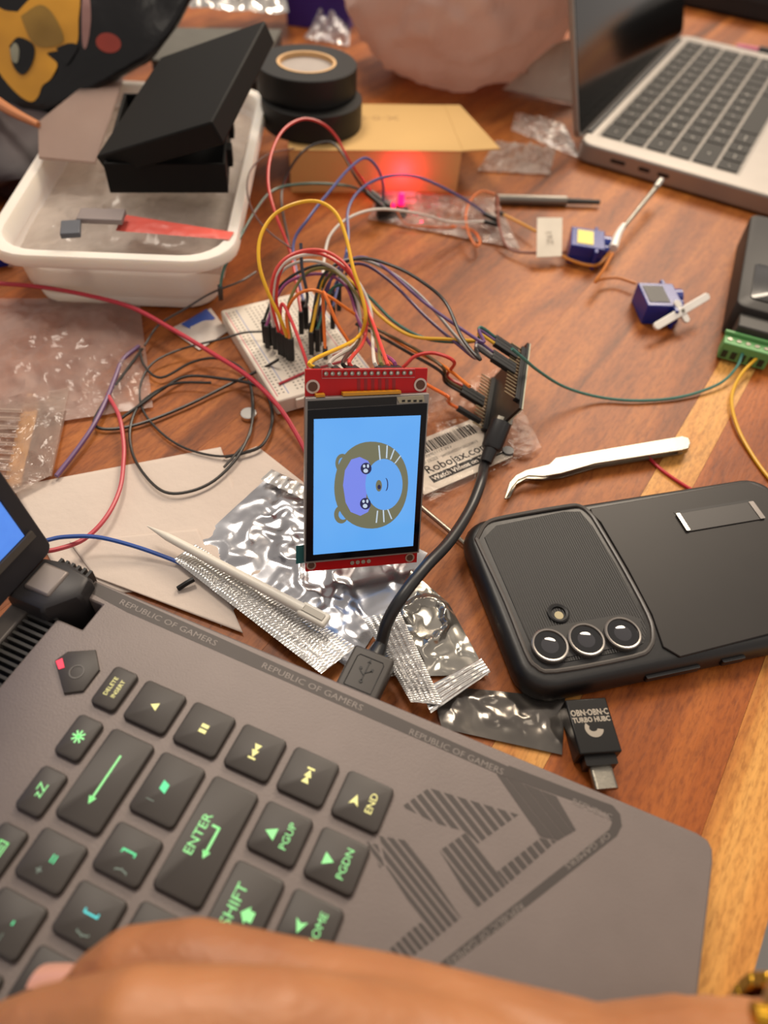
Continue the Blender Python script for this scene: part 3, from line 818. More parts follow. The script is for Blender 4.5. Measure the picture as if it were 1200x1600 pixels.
# ================================================================== WIRES
def bend_boot(a, d, L=.014, w_=.00125):
    d = d.normalized(); s_ = d.cross(Vector((0, 0, 1)))
    if s_.length < .1: s_ = Vector((1, 0, 0))
    s_.normalize(); t_ = d.cross(s_)
    return frame(a, s_, t_, d), L, w_
def wire(col, pts, label, r=.00084, start=None, end=None, name='jumper_wire', group=None, L=.014, cat='wire', n=8):
    """pts are (u,v,z) or world Vectors; start/end: None, 'auto' or a direction Vector for the dupont housing"""
    W = [p if isinstance(p, Vector) else P(*p) for p in pts]
    base = W[0].copy(); t_ = thing(name, label, cat, Matrix.Translation(base), group)
    obj('insulation', MB().tube(W, r, n, samples=6), wire_mat(col), t_)
    for wh, e in ((0, start), (1, end)):
        if e is None: continue
        a = W[0] if wh == 0 else W[-1]
        d = ((W[0] - W[1]) if wh == 0 else (W[-1] - W[-2])) if e == 'auto' else (e if isinstance(e, Vector) else (P(*e) - a))
        LL_ = L if e == 'auto' or isinstance(e, Vector) else min(.016, d.length)
        fm_, _, w2 = bend_boot(a - d.normalized() * .0006, d)
        obj('connector_housing', MB().box(-w2, w2, -w2, w2, 0, LL_, fm_), M['housing'], t_, bevel=.00025)
    return t_
DN = Vector((0, 0, -1))
RED, ORG, YEL, GRN, BLU, PUR, GRY, WHT, BLK, BRN = 'cf3a35', 'e0701f', 'e6b01c', '2f6a5c', '414a86', '5a3f66', '8a8684', 'd8d2c8', '24221f', '6d4a36'
hd = [TFP(.0071 + i * .00254, H_ - .0027, -.0175) for i in range(14)]
back = -AN
def todisp(i): return [hd[i] + back * .006 + Vector((0, 0, .003)), hd[i]]
G1 = 'jumper wires arching from the breadboard to the display'
wire('d9463f', [(436, 520, .024), (424, 470, .040), (428, 430, .052), (446, 404, .058), (478, 391, .060), (512, 394, .058), (542, 416, .054), (563, 455, .048), (584, 508, .042)] + todisp(12), 'salmon red jumper, outermost of the bundle arching from breadboard to display', end=back * -1, start=DN, group=G1)
wire('d8d2c8', [(428, 512, .024), (423, 470, .038), (429, 436, .048), (446, 410, .054), (478, 398, .057), (512, 401, .055), (540, 420, .050), (563, 446, .045), (579, 484, .038), (582, 530, .034)] + todisp(10), 'white jumper arching just inside the salmon one, ending past the display centre', end=-back, start=DN, group=G1)
wire('c8352f', [(444, 524, .024), (432, 470, .038), (438, 425, .050), (458, 400, .056), (495, 395, .058), (532, 414, .054), (558, 446, .046), (572, 494, .040), (568, 534, .035)] + todisp(6), 'deep red jumper of the arch bundle, dropping to the middle of the display header', end=-back, start=DN, group=G1)
wire('b9b3ab', [(420, 506, .024), (428, 462, .036), (440, 425, .046), (474, 408, .051), (512, 414, .050), (545, 442, .043), (560, 478, .038), (561, 530, .034)] + todisp(3), 'light grey jumper of the arch bundle, ending near the display header start', end=-back, start=DN, group=G1)
wire(YEL, [(449, 528, .024), (438, 498, .036), (418, 455, .048), (405, 412, .058), (407, 370, .066), (428, 336, .072), (462, 318, .076), (497, 315, .076), (524, 332, .074), (540, 368, .068), (552, 420, .060), (565, 460, .052), (571, 498, .044), (556, 530, .036)] + todisp(0), 'yellow jumper making the tallest loop above the breadboard', end=-back, start=DN, group=G1, r=.0009)
wire(BLK, [(412, 502, .024), (432, 455, .034), (462, 428, .042), (503, 414, .047), (536, 430, .044), (553, 466, .038), (562, 526, .032)] + todisp(5), 'black jumper of the arch bundle running under the grey ones', end=-back, start=DN, group=G1)
wire('77703a', [(455, 530, .024), (450, 480, .034), (475, 430, .044), (512, 420, .048), (545, 444, .045), (570, 484, .040), (590, 535, .036)] + todisp(11), 'olive jumper of the arch bundle beside the salmon one', end=-back, start=DN, group=G1)
wire('8c3f74', [(416, 510, .024), (430, 470, .033), (452, 440, .040), (500, 428, .044), (540, 446, .040), (560, 500, .035), (580, 540, .033)] + todisp(13), 'magenta purple jumper reaching the last display header pin', end=-back, start=DN, group=G1)
wire(ORG, [(508, 545, .024), (506, 500, .034), (505, 458, .046), (512, 470, .045), (527, 506, .037), (545, 535, .030), (552, 556, .026)], 'orange jumper bent sharply above its single black housing on the breadboard', start=(509, 561, .0095))
wire('e07a2a', [(452, 530, .024), (448, 490, .034), (462, 463, .043), (486, 453, .047), (512, 462, .045), (553, 490, .036), (600, 520, .026), (640, 545, .020), (690, 570, .026), (734, 604, .034)], 'orange jumper running from the breadboard behind the display to the controller board', start=DN)
wire('d2333a', [(441, 522, .024), (438, 490, .034), (442, 475, .038), (457, 505, .034), (472, 545, .028), (482, 576, .022)], 'short bright red jumper coming down beside the red board corner', start=DN)
# controller board bundle
G2 = 'jumper wires running from the breadboard to the controller board'
src = [(486, 515, .026), (490, 508, .026), (494, 512, .026), (482, 518, .026), (498, 506, .026), (488, 520, .026), (502, 510, .026)]
# controller board frame
EA = (CR * -.2 - CU * .74 - CF * .63).normalized(); EN = (CR * -.80 + CU * .32 - CF * .34); EN = (EN - EA * EN.dot(EA)).normalized()
EB = EA.cross(EN)
if EB.z > 0: EB = -EB
EO = P(757, 669, .0045) - EA * .038 - EB * .0254
EF = frame(EO, EA, EB, EN)
def EP(a, b, n_): return EF @ Vector((a, b, n_))
def toesp(a, b, lead=.010): return [EP(a, b, .0165 + lead), EP(a, b, .0165)]
dirE = -EN
wire('5c3f72', [(504, 500, .026), (520, 430, .040), (560, 402, .046), (600, 418, .046), (660, 470, .044), (715, 510, .042), (755, 535, .044)] + toesp(.0068, 0), 'purple jumper, upper one of the two going to the controller board', start=DN, end=dirE, group=G2)
wire('4c3560', [(498, 506, .026), (515, 440, .038), (560, 412, .042), (610, 440, .040), (665, 495, .036), (715, 538, .034), (745, 560, .036)] + toesp(.0165, 0), 'purple jumper, lower one of the two going to the controller board', start=DN, end=dirE, group=G2)
wire(GRY, [(492, 500, .026), (512, 425, .042), (555, 405, .047), (605, 422, .045), (660, 465, .040), (712, 525, .036), (745, 560, .037)] + toesp(.0190, 0), 'grey jumper running between the purple ones to the controller board', start=DN, end=dirE, group=G2)
wire(BLK, [(486, 508, .026), (505, 430, .044), (560, 404, .052), (615, 416, .054), (662, 442, .052), (697, 474, .048), (722, 528, .044), (750, 562, .042)] + toesp(.0215, 0), 'black jumper arching highest to the controller board above the purple ones', start=DN, end=dirE, group=G2)
wire('2c6257', [(496, 515, .026), (520, 450, .038), (565, 455, .036), (615, 502, .030), (660, 527, .028), (700, 534, .030), (745, 532, .036)] + toesp(.0042, 0), 'dark green jumper sagging low before the controller board', start=DN, end=dirE, group=G2)
wire('d9a81e', [(486, 520, .026), (510, 425, .042), (560, 450, .038), (590, 490, .034), (640, 524, .032), (700, 530, .034), (752, 532, .038)] + toesp(.0093, 0), 'yellow jumper running beside the green one to the controller board', start=DN, end=dirE, group=G2)
wire('c8302a', [(610, 590, .030), (632, 572, .036), (650, 556, .040), (680, 552, .042), (710, 566, .040)] + toesp(.0180, .0254), 'red jumper bowing out from behind the display to the controller board', end=dirE, group=G2)
wire('5c4a2c', [(560, 500, .030), (600, 520, .028), (645, 543, .026), (690, 572, .030)] + toesp(.0205, .0254), 'brown jumper under the red one at the controller board', end=dirE, group=G2)
wire('26231f', [(556, 506, .026), (598, 528, .024), (640, 552, .022), (688, 580, .026)] + toesp(.0232, .0254), 'black jumper lying lowest beside the brown one at the controller board', end=dirE, group=G2)
wire('e06a22', [(600, 560, .020), (640, 585, .022), (672, 604, .026), (700, 620, .030)] + toesp(.0355, .0254, .006), 'short orange jumper reaching the lowest controller board pin', end=dirE, group=G2)
# more housings on the breadboard rows (a tight second cluster)
wire('3d4350', [(470, 380, .060), (472, 420, .050), (480, 460, .038), (478, 480, .026)], 'dark slate jumper dropping into the rear row of the breadboard', start=None, end=DN)
wire('5a5a34', [(520, 425, .046), (508, 440, .040), (496, 470, .030), (492, 490, .026)], 'olive drab jumper dropping into the middle row of the breadboard', end=DN)
wire('33406e', [(543, 395, .040), (536, 420, .036), (524, 445, .030), (520, 458, .026)], 'navy jumper standing at the far side of the breadboard', end=DN)
wire('3a3944', [(550, 410, .040), (540, 430, .034), (530, 452, .027)], 'charcoal jumper beside the navy one at the breadboard far side', end=DN)
# board: wires to rear left items
wire('c0302c', [(470, 488, .026), (455, 400, .036), (430, 333, .050), (419, 285, .058), (424, 240, .064), (443, 203, .068), (473, 186, .068), (503, 193, .064), (526, 215, .056), (548, 255, .044), (580, 300, .018)], 'red wire looping high in front of the black tape rolls', start=DN, end=(612, 325, .012))
wire('2a211e', [(452, 385, .020), (440, 300, .024), (470, 240, .040), (512, 222, .044), (535, 240, .040), (555, 276, .032), (574, 302, .020)], 'thin black wire behind the red loop going to the glowing sensor', end=(606, 330, .012))
wire('4a4f86', [(474, 470, .026), (458, 385, .036), (483, 340, .046), (516, 298, .052), (545, 264, .054), (570, 247, .052), (588, 260, .046), (598, 285, .034), (599, 315, .018)], 'blue wire arching up to the glowing sensor', start=DN)
wire('474c84', [(520, 480, .026), (543, 385, .036), (544, 328, .042), (566, 294, .046), (604, 276, .048), (650, 276, .046), (700, 297, .036), (742, 322, .018), (757, 334, .008)], 'second blue wire reaching across to the servo plug', start=DN, end=(780, 346, .005))
wire('cfc8be', [(500, 478, .026), (508, 395, .034), (520, 362, .038), (550, 338, .040), (592, 327, .038), (650, 333, .030), (706, 347, .014), (757, 346, .008)], 'white wire reaching across the bubble wrap to the servo plug', start=DN, end=(780, 352, .005))
wire('31594f', [(344, 448, .026), (350, 420, .032), (368, 385, .036), (400, 328, .036), (430, 296, .034), (480, 287, .034), (540, 290, .028), (572, 300, .018)], 'dark green wire standing at the far corner of the breadboard', start=(345, 468, .012), end=(606, 326, .012))
wire('5b3a34', [(455, 388, .040), (418, 360, .042), (394, 328, .044), (386, 292, .046), (394, 262, .046), (422, 240, .042), (460, 232, .036)], 'thin brown wire looping beside the white food container', r=.0005)
wire('c4632c', [(620, 330, .010), (634, 350, .004), (667, 354, .003), (712, 356, .003)], 'rust orange wire lying over the bubble wrap', r=.0006)
# servo leads
wire('cf6a24', [(773, 303, .012), (753, 299, .014), (737, 311, .014), (728, 335, .012), (732, 364, .009), (744, 384, .007), (750, 377, .006), (738, 360, .004), (705, 353, .003)], 'orange loop of servo lead above the bubble wrap', name='servo_lead', r=.0008)
wire('7a3a20', [(778, 307, .012), (779, 345, .009), (788, 378, .005), (804, 392, .004), (836, 395, .006), (870, 395, .007), (884, 394, .006)], 'brown servo lead passing under the paper flag', name='servo_lead', r=.0009)
wire('d1952a', [(786, 335, .006), (812, 348, .006), (838, 362, .007)], 'mustard servo lead entering the paper flag', name='servo_lead', r=.0009, start=(775, 330, .005))
wire('c97f22', [(866, 392, .006), (895, 408, .004), (930, 415, .004), (948, 400, .006), (952, 392, .008)], 'amber servo lead curling under the labelled servo', name='servo_lead', r=.0010)
wire('c2701f', [(957, 396, .010), (944, 420, .012), (930, 440, .010), (940, 436, .006), (965, 434, .005), (994, 443, .005)], 'amber servo lead tail bent back towards the second servo', name='servo_lead', r=.0010)
# right side wires
wire('3d756b', [(800, 545, .044), (820, 562, .036), (842, 580, .026), (881, 604, .012), (934, 620, .003), (997, 626, .0016), (1065, 620, .0016), (1123, 600, .003), (1150, 575, .006), (1160, 553, .008)], 'teal wire curving over the bare table to the green terminal block', r=.0008)
wire('dba823', [(1190, 552, .008), (1158, 585, .005), (1143, 622, .003), (1152, 667, .002), (1176, 712, .001), (1204, 750, .001), (1240, 790, .001)], 'yellow wire leaving the green terminal block', r=.0009)
wire('c32a38', [(1005, 706, .0012), (1035, 735, .001), (1082, 766, .001), (1130, 790, .0008)], 'short red wire under the tweezers and phone', r=.0008)
# left side wires
wire('b3263a', [(-20, 442, .014), (0, 443, .014), (60, 448, .014), (130, 460, .016), (205, 480, .016), (270, 515, .014), (330, 551, .012), (390, 590, .012), (435, 635, .010), (463, 678, .006), (478, 706, .004)], 'long crimson wire crossing from the table edge to the display board', r=.0012)
wire('6a4c74', [(217, 541, .004), (192, 562, .005), (180, 590, .005), (166, 625, .004), (146, 665, .004), (120, 703, .0035), (88, 744, .003)], 'purple wire crossing the clear bag beside the napkin', r=.0011)
wire('b8414c', [(168, 616, .004), (186, 650, .005), (193, 690, .004), (193, 722, .004), (187, 765, .005), (166, 808, .006), (132, 842, .007), (90, 858, .010), (60, 862, .012)], 'rose red wire curving down across the napkin to the gaming laptop', r=.0010)
wire('2a4f9a', [(70, 845, .014), (100, 839, .012), (150, 839, .010), (205, 852, .007), (260, 871, .0045), (300, 888, .003)], 'blue wire between laptop hinge and foil bag', r=.0009)
G3 = 'thin black hook-up wires tangled beside the breadboard'
wire(BLK, [(435, 562, .014), (410, 576, .008), (360, 600, .003), (300, 630, .002), (240, 655, .002), (195, 668, .0018), (160, 670, .002), (147, 660, .002), (158, 636, .003), (185, 596, .004), (210, 562, .005), (222, 545, .005)], 'black wire sweeping lowest of the tangle with its bent end near the clear bag', r=.0008, group=G3)
wire('201f1e', [(186, 656, .003), (220, 632, .003), (254, 608, .003), (292, 588, .003), (350, 592, .004), (400, 602, .005), (420, 622, .004), (425, 660, .003), (410, 695, .003), (380, 708, .003), (352, 714, .002)], 'black wire bulging around the small magnet', r=.0008, group=G3)
wire('262523', [(218, 545, .005), (226, 572, .004), (252, 590, .003), (300, 566, .004), (340, 560, .005), (378, 576, .005), (393, 610, .004), (394, 660, .003), (375, 708, .0035), (340, 747, .003), (300, 767, .003), (258, 769, .003), (226, 742, .003), (206, 705, .002), (204, 665, .002), (222, 628, .003), (270, 600, .004), (330, 598, .005)], 'black wire making the big circle over the napkin', r=.0007, group=G3)
wire('2c2b29', [(410, 518, .014), (380, 520, .013), (345, 530, .010), (285, 545, .006), (238, 568, .004), (219, 605, .002), (224, 642, .002), (254, 678, .002), (294, 702, .002), (345, 713, .0025), (392, 706, .003)], 'black wire from the breadboard looping under the circle', r=.0006, group=G3)
wire('4a4644', [(400, 425, .020), (375, 440, .022), (330, 458, .018), (290, 482, .012), (248, 508, .006), (226, 540, .004)], 'grey wire passing in front of the white container', r=.0006, group=G3)
wire('2e2a28', [(392, 600, .004), (394, 640, .003), (390, 680, .003), (366, 712, .003), (350, 730, .003)], 'short black wire crossing over the magnet', r=.0006, group=G3)

# ================================================================== CONTROLLER BOARD
esp = thing('controller_board', 'black microcontroller board with pin headers standing on its cable plug', 'circuit board', EF)
obj('circuit_board', MB().box(-.006, .0455, -.0016, .0270, -.0028, -.0012, EF), pm('board_back_black', '1a1b1a', .4), esp, bevel=.0001)
obj('edge_layer', MB().box(-.006, .0455, -.0019, .0273, -.0032, -.0026, EF), pm('edge_cream', 'b9b8a2', .5), esp)
for b_ in (0, .0254):
    hs = obj('header_strip', MB().box(-.0012, .0396, b_ - .0013, b_ + .0013, -.0012, .0013, EF), M['housing'], esp, bevel=.0002)
    for i in range(16):
        a_ = .0004 + i * .00254
        obj('pin', MB().box(a_ - .0003, a_ + .0003, b_ - .0003, b_ + .0003, .0013, .0072, EF), pm('pin_gold', 'a8987a', .35, .8) if i == 0 and b_ == 0 else bpy.data.materials['pin_gold'], hs)
obj('shield_can', MB().box(.004, .022, .004, .021, -.0056, -.0032, EF), pm('shield_steel', '8f8d88', .35, .8), esp, bevel=.0003)
obj('usb_port', MB().box(.0400, .0458, .0088, .0166, -.0055, -.0030, EF), M['steel'], esp, bevel=.0003)

# ================================================================== USB CABLE
cb = thing('usb_cable', 'thick black usb cable curving from the controller board to the laptop side port', 'cable', Matrix.Translation(P(600, 980, 0)))
ps = EP(.0450, .0127, -.0042); pe = EP(.0670, .0127, -.0030)
cable_m = pm('cable_black', '1a1a1c', .38, var=.06)
pe = P(763, 712, .0075)
ps2 = EP(.0440, .0127, -.0015)
dd = (pe - ps2).normalized(); sx_ = dd.cross(Vector((0, 0, 1))).normalized(); sz_ = sx_.cross(dd)
pf = frame(ps2, sx_, sz_, dd); PL = (pe - ps2).length
obj('plug', MB().prism(rrect(-.0050, .0050, -.0044, .0044, .0040), 0, PL - .003, pf, .0016), cable_m, cb)
obj('plug_tongue', MB().prism(rrect(-.0032, .0032, -.0013, .0013, .0010), -.003, 0, pf), M['steel'], cb)
obj('collar', MB().cyl(.0036, PL - .0035, PL + .0035, 20, pf, .0030), cable_m, cb)
lx_, ly_ = LL(577, 1044, .0125)
plug_y = .0343
A0 = LM @ Vector((lx_, plug_y, .0125)); ldir = (LM.to_3x3() @ Vector((0, 1, 0))); lxd = (LM.to_3x3() @ Vector((1, 0, 0)))
b1 = A0 + ldir * .0200
cable_pts = [pe - dd * .001, pe + dd * .006, P(752, 752, .012), P(735, 795, .014), P(703, 845, .020), P(664, 887, .026), P(630, 930, .026), P(606, 970, .020), b1 + ldir * .004, b1 - ldir * .001]
obj('cable_sheath', MB().tube(cable_pts, .0024, 16, samples=8), cable_m, cb)
af = frame(A0, lxd, Vector((0, 0, 1)), ldir)
ab = obj('plug_block', MB().prism(rrect(-.0080, .0080, -.0046, .0042, .0012), 0.0004, .0185, af), pm('plug_grey_black', '35302c', .5), cb, bevel=.0016, seg=3)
obj('strain_relief', MB().cyl(.0036, .0180, .0235, 18, af @ T(0, 0, 0), .0028), cable_m, cb)
tri = MB(); tz = .0043
UM = frame(A0 + Vector((0, 0, 1)) * .00425 + ldir * .0095, lxd, ldir, Vector((0, 0, 1)))
for pl in ([(-.0002, -.004), (.0002, -.004), (.0002, .004), (-.0002, .004)], [(-.0007, .0036), (.0007, .0036), (0, .0052)], [(0, -.001), (.0022, .0008), (.0020, .0011), (0, -.0006)], [(0, -.002), (-.0022, -.0002), (-.0020, .0001), (0, -.0016)], [(.0017, .0006), (.0025, .0006), (.0025, .0018), (.0017, .0018)]): tri.prism(pl, 0, .0002, UM)
for i in range(8):
    pass
tri.cyl(.0007, 0, .0002, 12, UM @ T(0, -.0042, 0)); tri.cyl(.0006, 0, .0002, 12, UM @ T(-.0021, .0006, 0))
obj('usb_emblem', tri, M['black'], ab, smooth=False)
gr = [(-.0052, -.0075), (.0052, -.0075), (.0052, .0045), (.0045, .0056), (-.0045, .0056), (-.0052, .0045), (-.0052, -.0075)]
obj('plug_inlay', MB().tube([UM @ Vector((x_, y_, 0)) for x_, y_ in gr], .00018, 5, samples=1), M['black'], ab)
# embossed print on the cable
ct = MB()
cpath = cr([Vector(p) for p in cable_pts], 8)
for s_, ia in (('VW-1', 22), ('28AWG/1P', 34), ('E321011', 43)):
    pass
obj('cable_print', merge(text_mb('28AWG/1P', .0022, frame(cpath[34] + CU * 0 + (CC - cpath[34]).normalized() * .00245, (cpath[30] - cpath[38]).normalized(), ((CC - cpath[34]).normalized()).cross((cpath[30] - cpath[38]).normalized()), (CC - cpath[34]).normalized())),
    text_mb('COPPER', .0022, frame(cpath[23] + (CC - cpath[23]).normalized() * .00245, (cpath[20] - cpath[26]).normalized(), ((CC - cpath[23]).normalized()).cross((cpath[20] - cpath[26]).normalized()), (CC - cpath[23]).normalized()))), pm('print_grey', '4d4d4f', .5), cb, smooth=False)

# ================================================================== OTG ADAPTER
oz = .0095
oc = [P(889, 1093, oz), P(940, 1089, oz), P(966, 1173, oz), P(913, 1180, oz)]
oo = (oc[0] + oc[1]) / 2; oe = (oc[2] + oc[3]) / 2; od = (oe - oo); od.z = 0; oL = od.length; od.normalize(); os_ = Vector((od.y, -od.x, 0))
if os_.x < 0: os_ = -os_
OF = frame(Vector((oo.x, oo.y, 0)), os_, od, os_.cross(od))
up_ = 1 if os_.cross(od).z > 0 else -1
def oz_(a, b): return (a, b) if up_ > 0 else (-b, -a)
otg = thing('usb_adapter', 'small black usb-c adapter plug with silver tip lying near the phone corner', 'adapter', OF)
ob_m = pm('adapter_black', '1a1918', .3, .4)
obj('body', MB().box(-.0078, .0078, 0, oL, *oz_(.0006, oz), OF), ob_m, otg, bevel=.0006)
obj('collar', MB().prism(rrect(-.0058, .0058, oL, oL + .0035, .0005), *oz_(.0018, oz - .0018), OF), ob_m, otg)
obj('plug_tip', MB().prism(rrect(-.0043, .0043, -.0014, .0014, .0013), oL + .0034, oL + .0110, OF @ T(0, 0, up_ * .0045) @ Matrix.Rotation(-PI / 2, 4, 'X')), M['steel'], otg)
pr_ = MB()
OT = frame(OF @ Vector((0, oL * .34, up_ * (oz + .00003))), os_, -od, Vector((0, 0, 1)))
merge(pr_, text_mb('OBN·OBN·C', .0032, OT @ T(0, .0014, 0), bold=.03, sx=.8)); merge(pr_, text_mb('TURBO HUBC', .0026, OT @ T(0, -.0013, 0), bold=.04, sx=.85))
ml = []
swirl = [(.0034 * math.cos(t) * (1 - .0 * t), .0034 * math.sin(t)) for t in [PI + .2 + i * PI * 1.15 / 12 for i in range(13)]]
inner = [(x * .45 + .0003, y * .35) for x, y in reversed(swirl)]
pr_.prism([(x, -y) for x, y in (swirl + inner)][::-1], -.00001, .00003, OT @ T(0, -.0045, 0) @ Matrix.Rotation(PI, 4, 'Z'))
obj('silver_print', pr_, pm('print_silver', '9a9184', .4, .3), otg, smooth=False)

# ================================================================== TWEEZERS
tw = thing('tweezers', 'steel tweezers with a hooked fine tip lying above the phone', 'tweezers', Matrix.Translation(P(940, 712, 0)))
def tw_poly(pts, z0, z1, name):
    q = [P(a, b, z1) for a, b in pts]; n_ = len(q); mb = MB()
    mb.v = [Vector((p.x, p.y, z0)) for p in q] + [Vector((p.x, p.y, z1)) for p in q]
    mb.f = [tuple(range(n_)), tuple(range(n_, 2 * n_))] + [(i, (i + 1) % n_, n_ + (i + 1) % n_, n_ + i) for i in range(n_)]
    return obj(name, mb, M['steel'], tw, bevel=.0003, smooth=False)
tw_poly([(1066, 681), (1076, 684), (1079, 692), (1076, 700), (1066, 703), (930, 724), (878, 739), (850, 744), (826, 743), (810, 750), (800, 762), (791, 779), (788, 778), (796, 753), (806, 742), (822, 734), (858, 725), (868, 715), (930, 704)], .0056, .0066, 'upper_arm')
tw_poly([(1066, 687), (1076, 690), (1078, 698), (1066, 708), (930, 731), (878, 746), (850, 749), (822, 748), (807, 757), (797, 777), (791, 779), (800, 758), (812, 746), (860, 738), (930, 716)], .0008, .0018, 'lower_arm')
obj('end_block', MB().prism([(p.x, p.y) for p in (P(1062, 683, .0056), P(1062, 702, .0056), P(1078, 696, .0056), P(1076, 685, .0056))], .0016, .0057), M['steel'], tw, bevel=.0003)

# ================================================================== STYLUS
sa, sb = P(230, 822, .010), P(512, 972, .012)
sy = thing('stylus', 'white plastic stylus with pointed tip resting across the silver foil bag', 'stylus', Matrix.Translation((sa + sb) / 2 - Vector((0, 0, .01))))
ds = sb - sa; dn = ds.normalized()
pen_m = pm('stylus_white', 'd9d4c8', .4)
obj('shaft', MB().tube([sa + ds * .12, sa + ds * .3, sa + ds * .88], .0021, 14, samples=1, taper=(.8, 1.05)), pen_m, sy)
obj('tip', MB().tube([sa, sa + ds * .121], .0017, 12, samples=1, taper=(.12, 1.0)), pen_m, sy)
sxv = dn.cross(Vector((0, 0, 1))).normalized()
obj('cap', MB().box(-.0031, .0031, -.0012, .0016, 0, ds.length * .14, frame(sa + ds * .86, sxv, sxv.cross(dn) * -1, dn)), pen_m, sy, bevel=.0010)
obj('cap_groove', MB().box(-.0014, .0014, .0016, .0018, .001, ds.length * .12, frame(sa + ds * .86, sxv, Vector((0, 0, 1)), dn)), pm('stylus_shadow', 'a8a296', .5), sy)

# ================================================================== FOIL BAGS, FILM, PAPERS
f1, f2 = foil('silver_foil', 'c4c6cc'), foil('crimped_foil', 'd6d4d0', dark='a8a6a4')
fb = thing('foil_bag', 'silver antistatic bag with crimped edge under the display and stylus', 'bag', Matrix.Translation(P(450, 880, 0)))
obj('foil', sheet([P(285, 870), P(425, 742), P(668, 866), P(548, 1048)], 90, 70, .0042, 26, 3, .0008, ridge=.65), f1, fb, angle=60)
obj('crimped_edge', sheet([P(272, 880, .002), P(306, 856, .002), P(556, 1016, .003), P(502, 1058, .003)], 15, 320, .0012, 40, 5, .0026, ribs=(58, .0008, 5)), f2, fb, angle=80)
obj('crimped_edge', sheet([P(408, 754, .002), P(425, 738, .002), P(500, 775, .002), P(490, 792, .002)], 8, 60, .001, 40, 6, .0022, ribs=(5, .0006, 1)), f2, fb, angle=80)
fb2 = thing('foil_bag', 'crumpled silver antistatic bag between the usb cable and the phone', 'bag', Matrix.Translation(P(680, 1000, 0)))
obj('foil', sheet([P(560, 1060), P(640, 893), P(700, 945), P(762, 1058)], 60, 60, .006, 34, 11, .0012, bulge=.002, ridge=.65), foil('silver_foil_warm', 'cbc7be', dark='6e6a62'), fb2, angle=60)
obj('crimped_edge', sheet([P(566, 975, .004), P(622, 962, .004), P(690, 1110, .002), P(640, 1105, .002)], 18, 240, .0018, 40, 13, .0045, ribs=(42, .0008, 6)), f2, fb2, angle=80)
obj('crimped_edge', sheet([P(655, 1085, .002), P(750, 1035, .002), P(764, 1056, .002), P(672, 1120, .002)], 40, 32, .001, 40, 14, .0032, ribs=(5, .0007, 1)), f2, fb2, angle=80)
gs = foil('grey_film', '827c74', dark='5c5854')
tag(obj('film_strip', sheet([P(672, 1072), P(882, 1092), P(877, 1181), P(690, 1140)], 50, 24, .0026, 34, 17, .0010, ridge=.6), gs, angle=60),
    'dark grey shiny film strip poking out beside the laptop edge', 'film')
nap_m = pm('napkin_paper', 'c9bbb0', .9, var=.04, scale=15, bump=.5, bscale=300)
def npk(name, label, quad, seed, lift=.0006, amp=.0012):
    mb = sheet(quad, 40, 34, amp, 18, seed, lift, ridge=.2)
    o = obj(name, mb, nap_m); s_ = o.modifiers.new('solid', 'SOLIDIFY'); s_.thickness = .0006; s_.offset = -1
    return tag(o, label, 'napkin', 'white paper napkins by the gaming laptop')
AMP_ = .0028
npk('paper_napkin', 'large white paper napkin under the red wire, beside the laptop hinge', [P(20, 762), P(345, 700), P(420, 905), P(110, 935)], 21)
npk('paper_napkin', 'smaller white napkin sticking out behind the foil bag towards the breadboard', [P(280, 745), P(402, 698), P(500, 775), P(345, 980)], 22, .0004, .0008)
npk('paper_napkin', 'lower white napkin layer along the laptop edge', [P(110, 850), P(310, 830), P(380, 992), P(150, 905)], 23, .0012, .0006)
clear = film('clear_film', 'd6c4b8', .8, .13, .42, 45, 1.0, .5)
cloudy = film('cloudy_film', 'c9a99c', .5, .2, .42, 30, 1.0, .4)
tag(obj('clear_bag', sheet([P(-20, 470), P(218, 470), P(240, 640), P(-20, 680)], 60, 40, .007, 28, 31, .0015, bulge=.003), film('pinkish_film', 'dcc4ba', .5, .16, .66, 24, 1.0, .5)), 'large crumpled clear plastic bag in front of the food container', 'plastic bag')
pk = thing('stick_packet', 'clear packet with a pale wooden stick beside the laptop lid', 'packet', Matrix.Translation(P(50, 700, 0)))
obj('wrapper', sheet([P(-20, 640), P(112, 615), P(84, 752), P(-10, 800)], 30, 36, .003, 50, 33, .004), clear, pk)
obj('wrapper_panel', sheet([P(60, 630), P(112, 622), P(84, 750), P(32, 752)], 10, 30, .0015, 50, 36, .0025), film('grey_wrapper', 'b9a69b', .5, .2, .5, 30, .8, .4), pk)
obj('wooden_stick', MB().prism([(p.x, p.y) for p in (P(8, 770), P(36, 762), P(64, 640), P(58, 622), P(46, 622), P(38, 640))], .0012, .0032), pm('pale_wood', 'cf9f62', .6), pk, bevel=.0003)
for i in range(9):
    obj('crimp_ridge', MB().tube([P(-16, 640 + i * 13, .006), P(34 - i * 2.5, 642 + i * 13, .006)], .0009, 6, samples=1), clear, pk)
bw = film('bubble_wrap', 'dccdc4', .8, .1, .32, 90, 1.0, .6)
tag(obj('bubble_wrap', sheet([P(575, 345), P(592, 300), P(775, 312), P(812, 392)], 60, 30, .008, 60, 41, .001), bw), 'crumpled clear bag lying under the servo wires in front of the cardboard box', 'plastic bag')
tag(obj('plastic_scrap', sheet([P(745, 270), P(775, 222), P(868, 235), P(858, 275)], 30, 24, .012, 70, 42, .001), film('scrap_film', 'ddd2c8', .8, .12, .5, 90, 1.0, .5)), 'crumpled clear plastic scrap under the cardboard flap', 'plastic bag')
tag(obj('plastic_scrap', sheet([P(798, 205), P(805, 178), P(880, 195), P(908, 252)], 30, 20, .012, 70, 43, .001), film('scrap_film2', 'ddd2c8', .8, .12, .34, 110, 1.0, .5)), 'twisted clear plastic scrap close to the silver laptop corner', 'plastic bag')
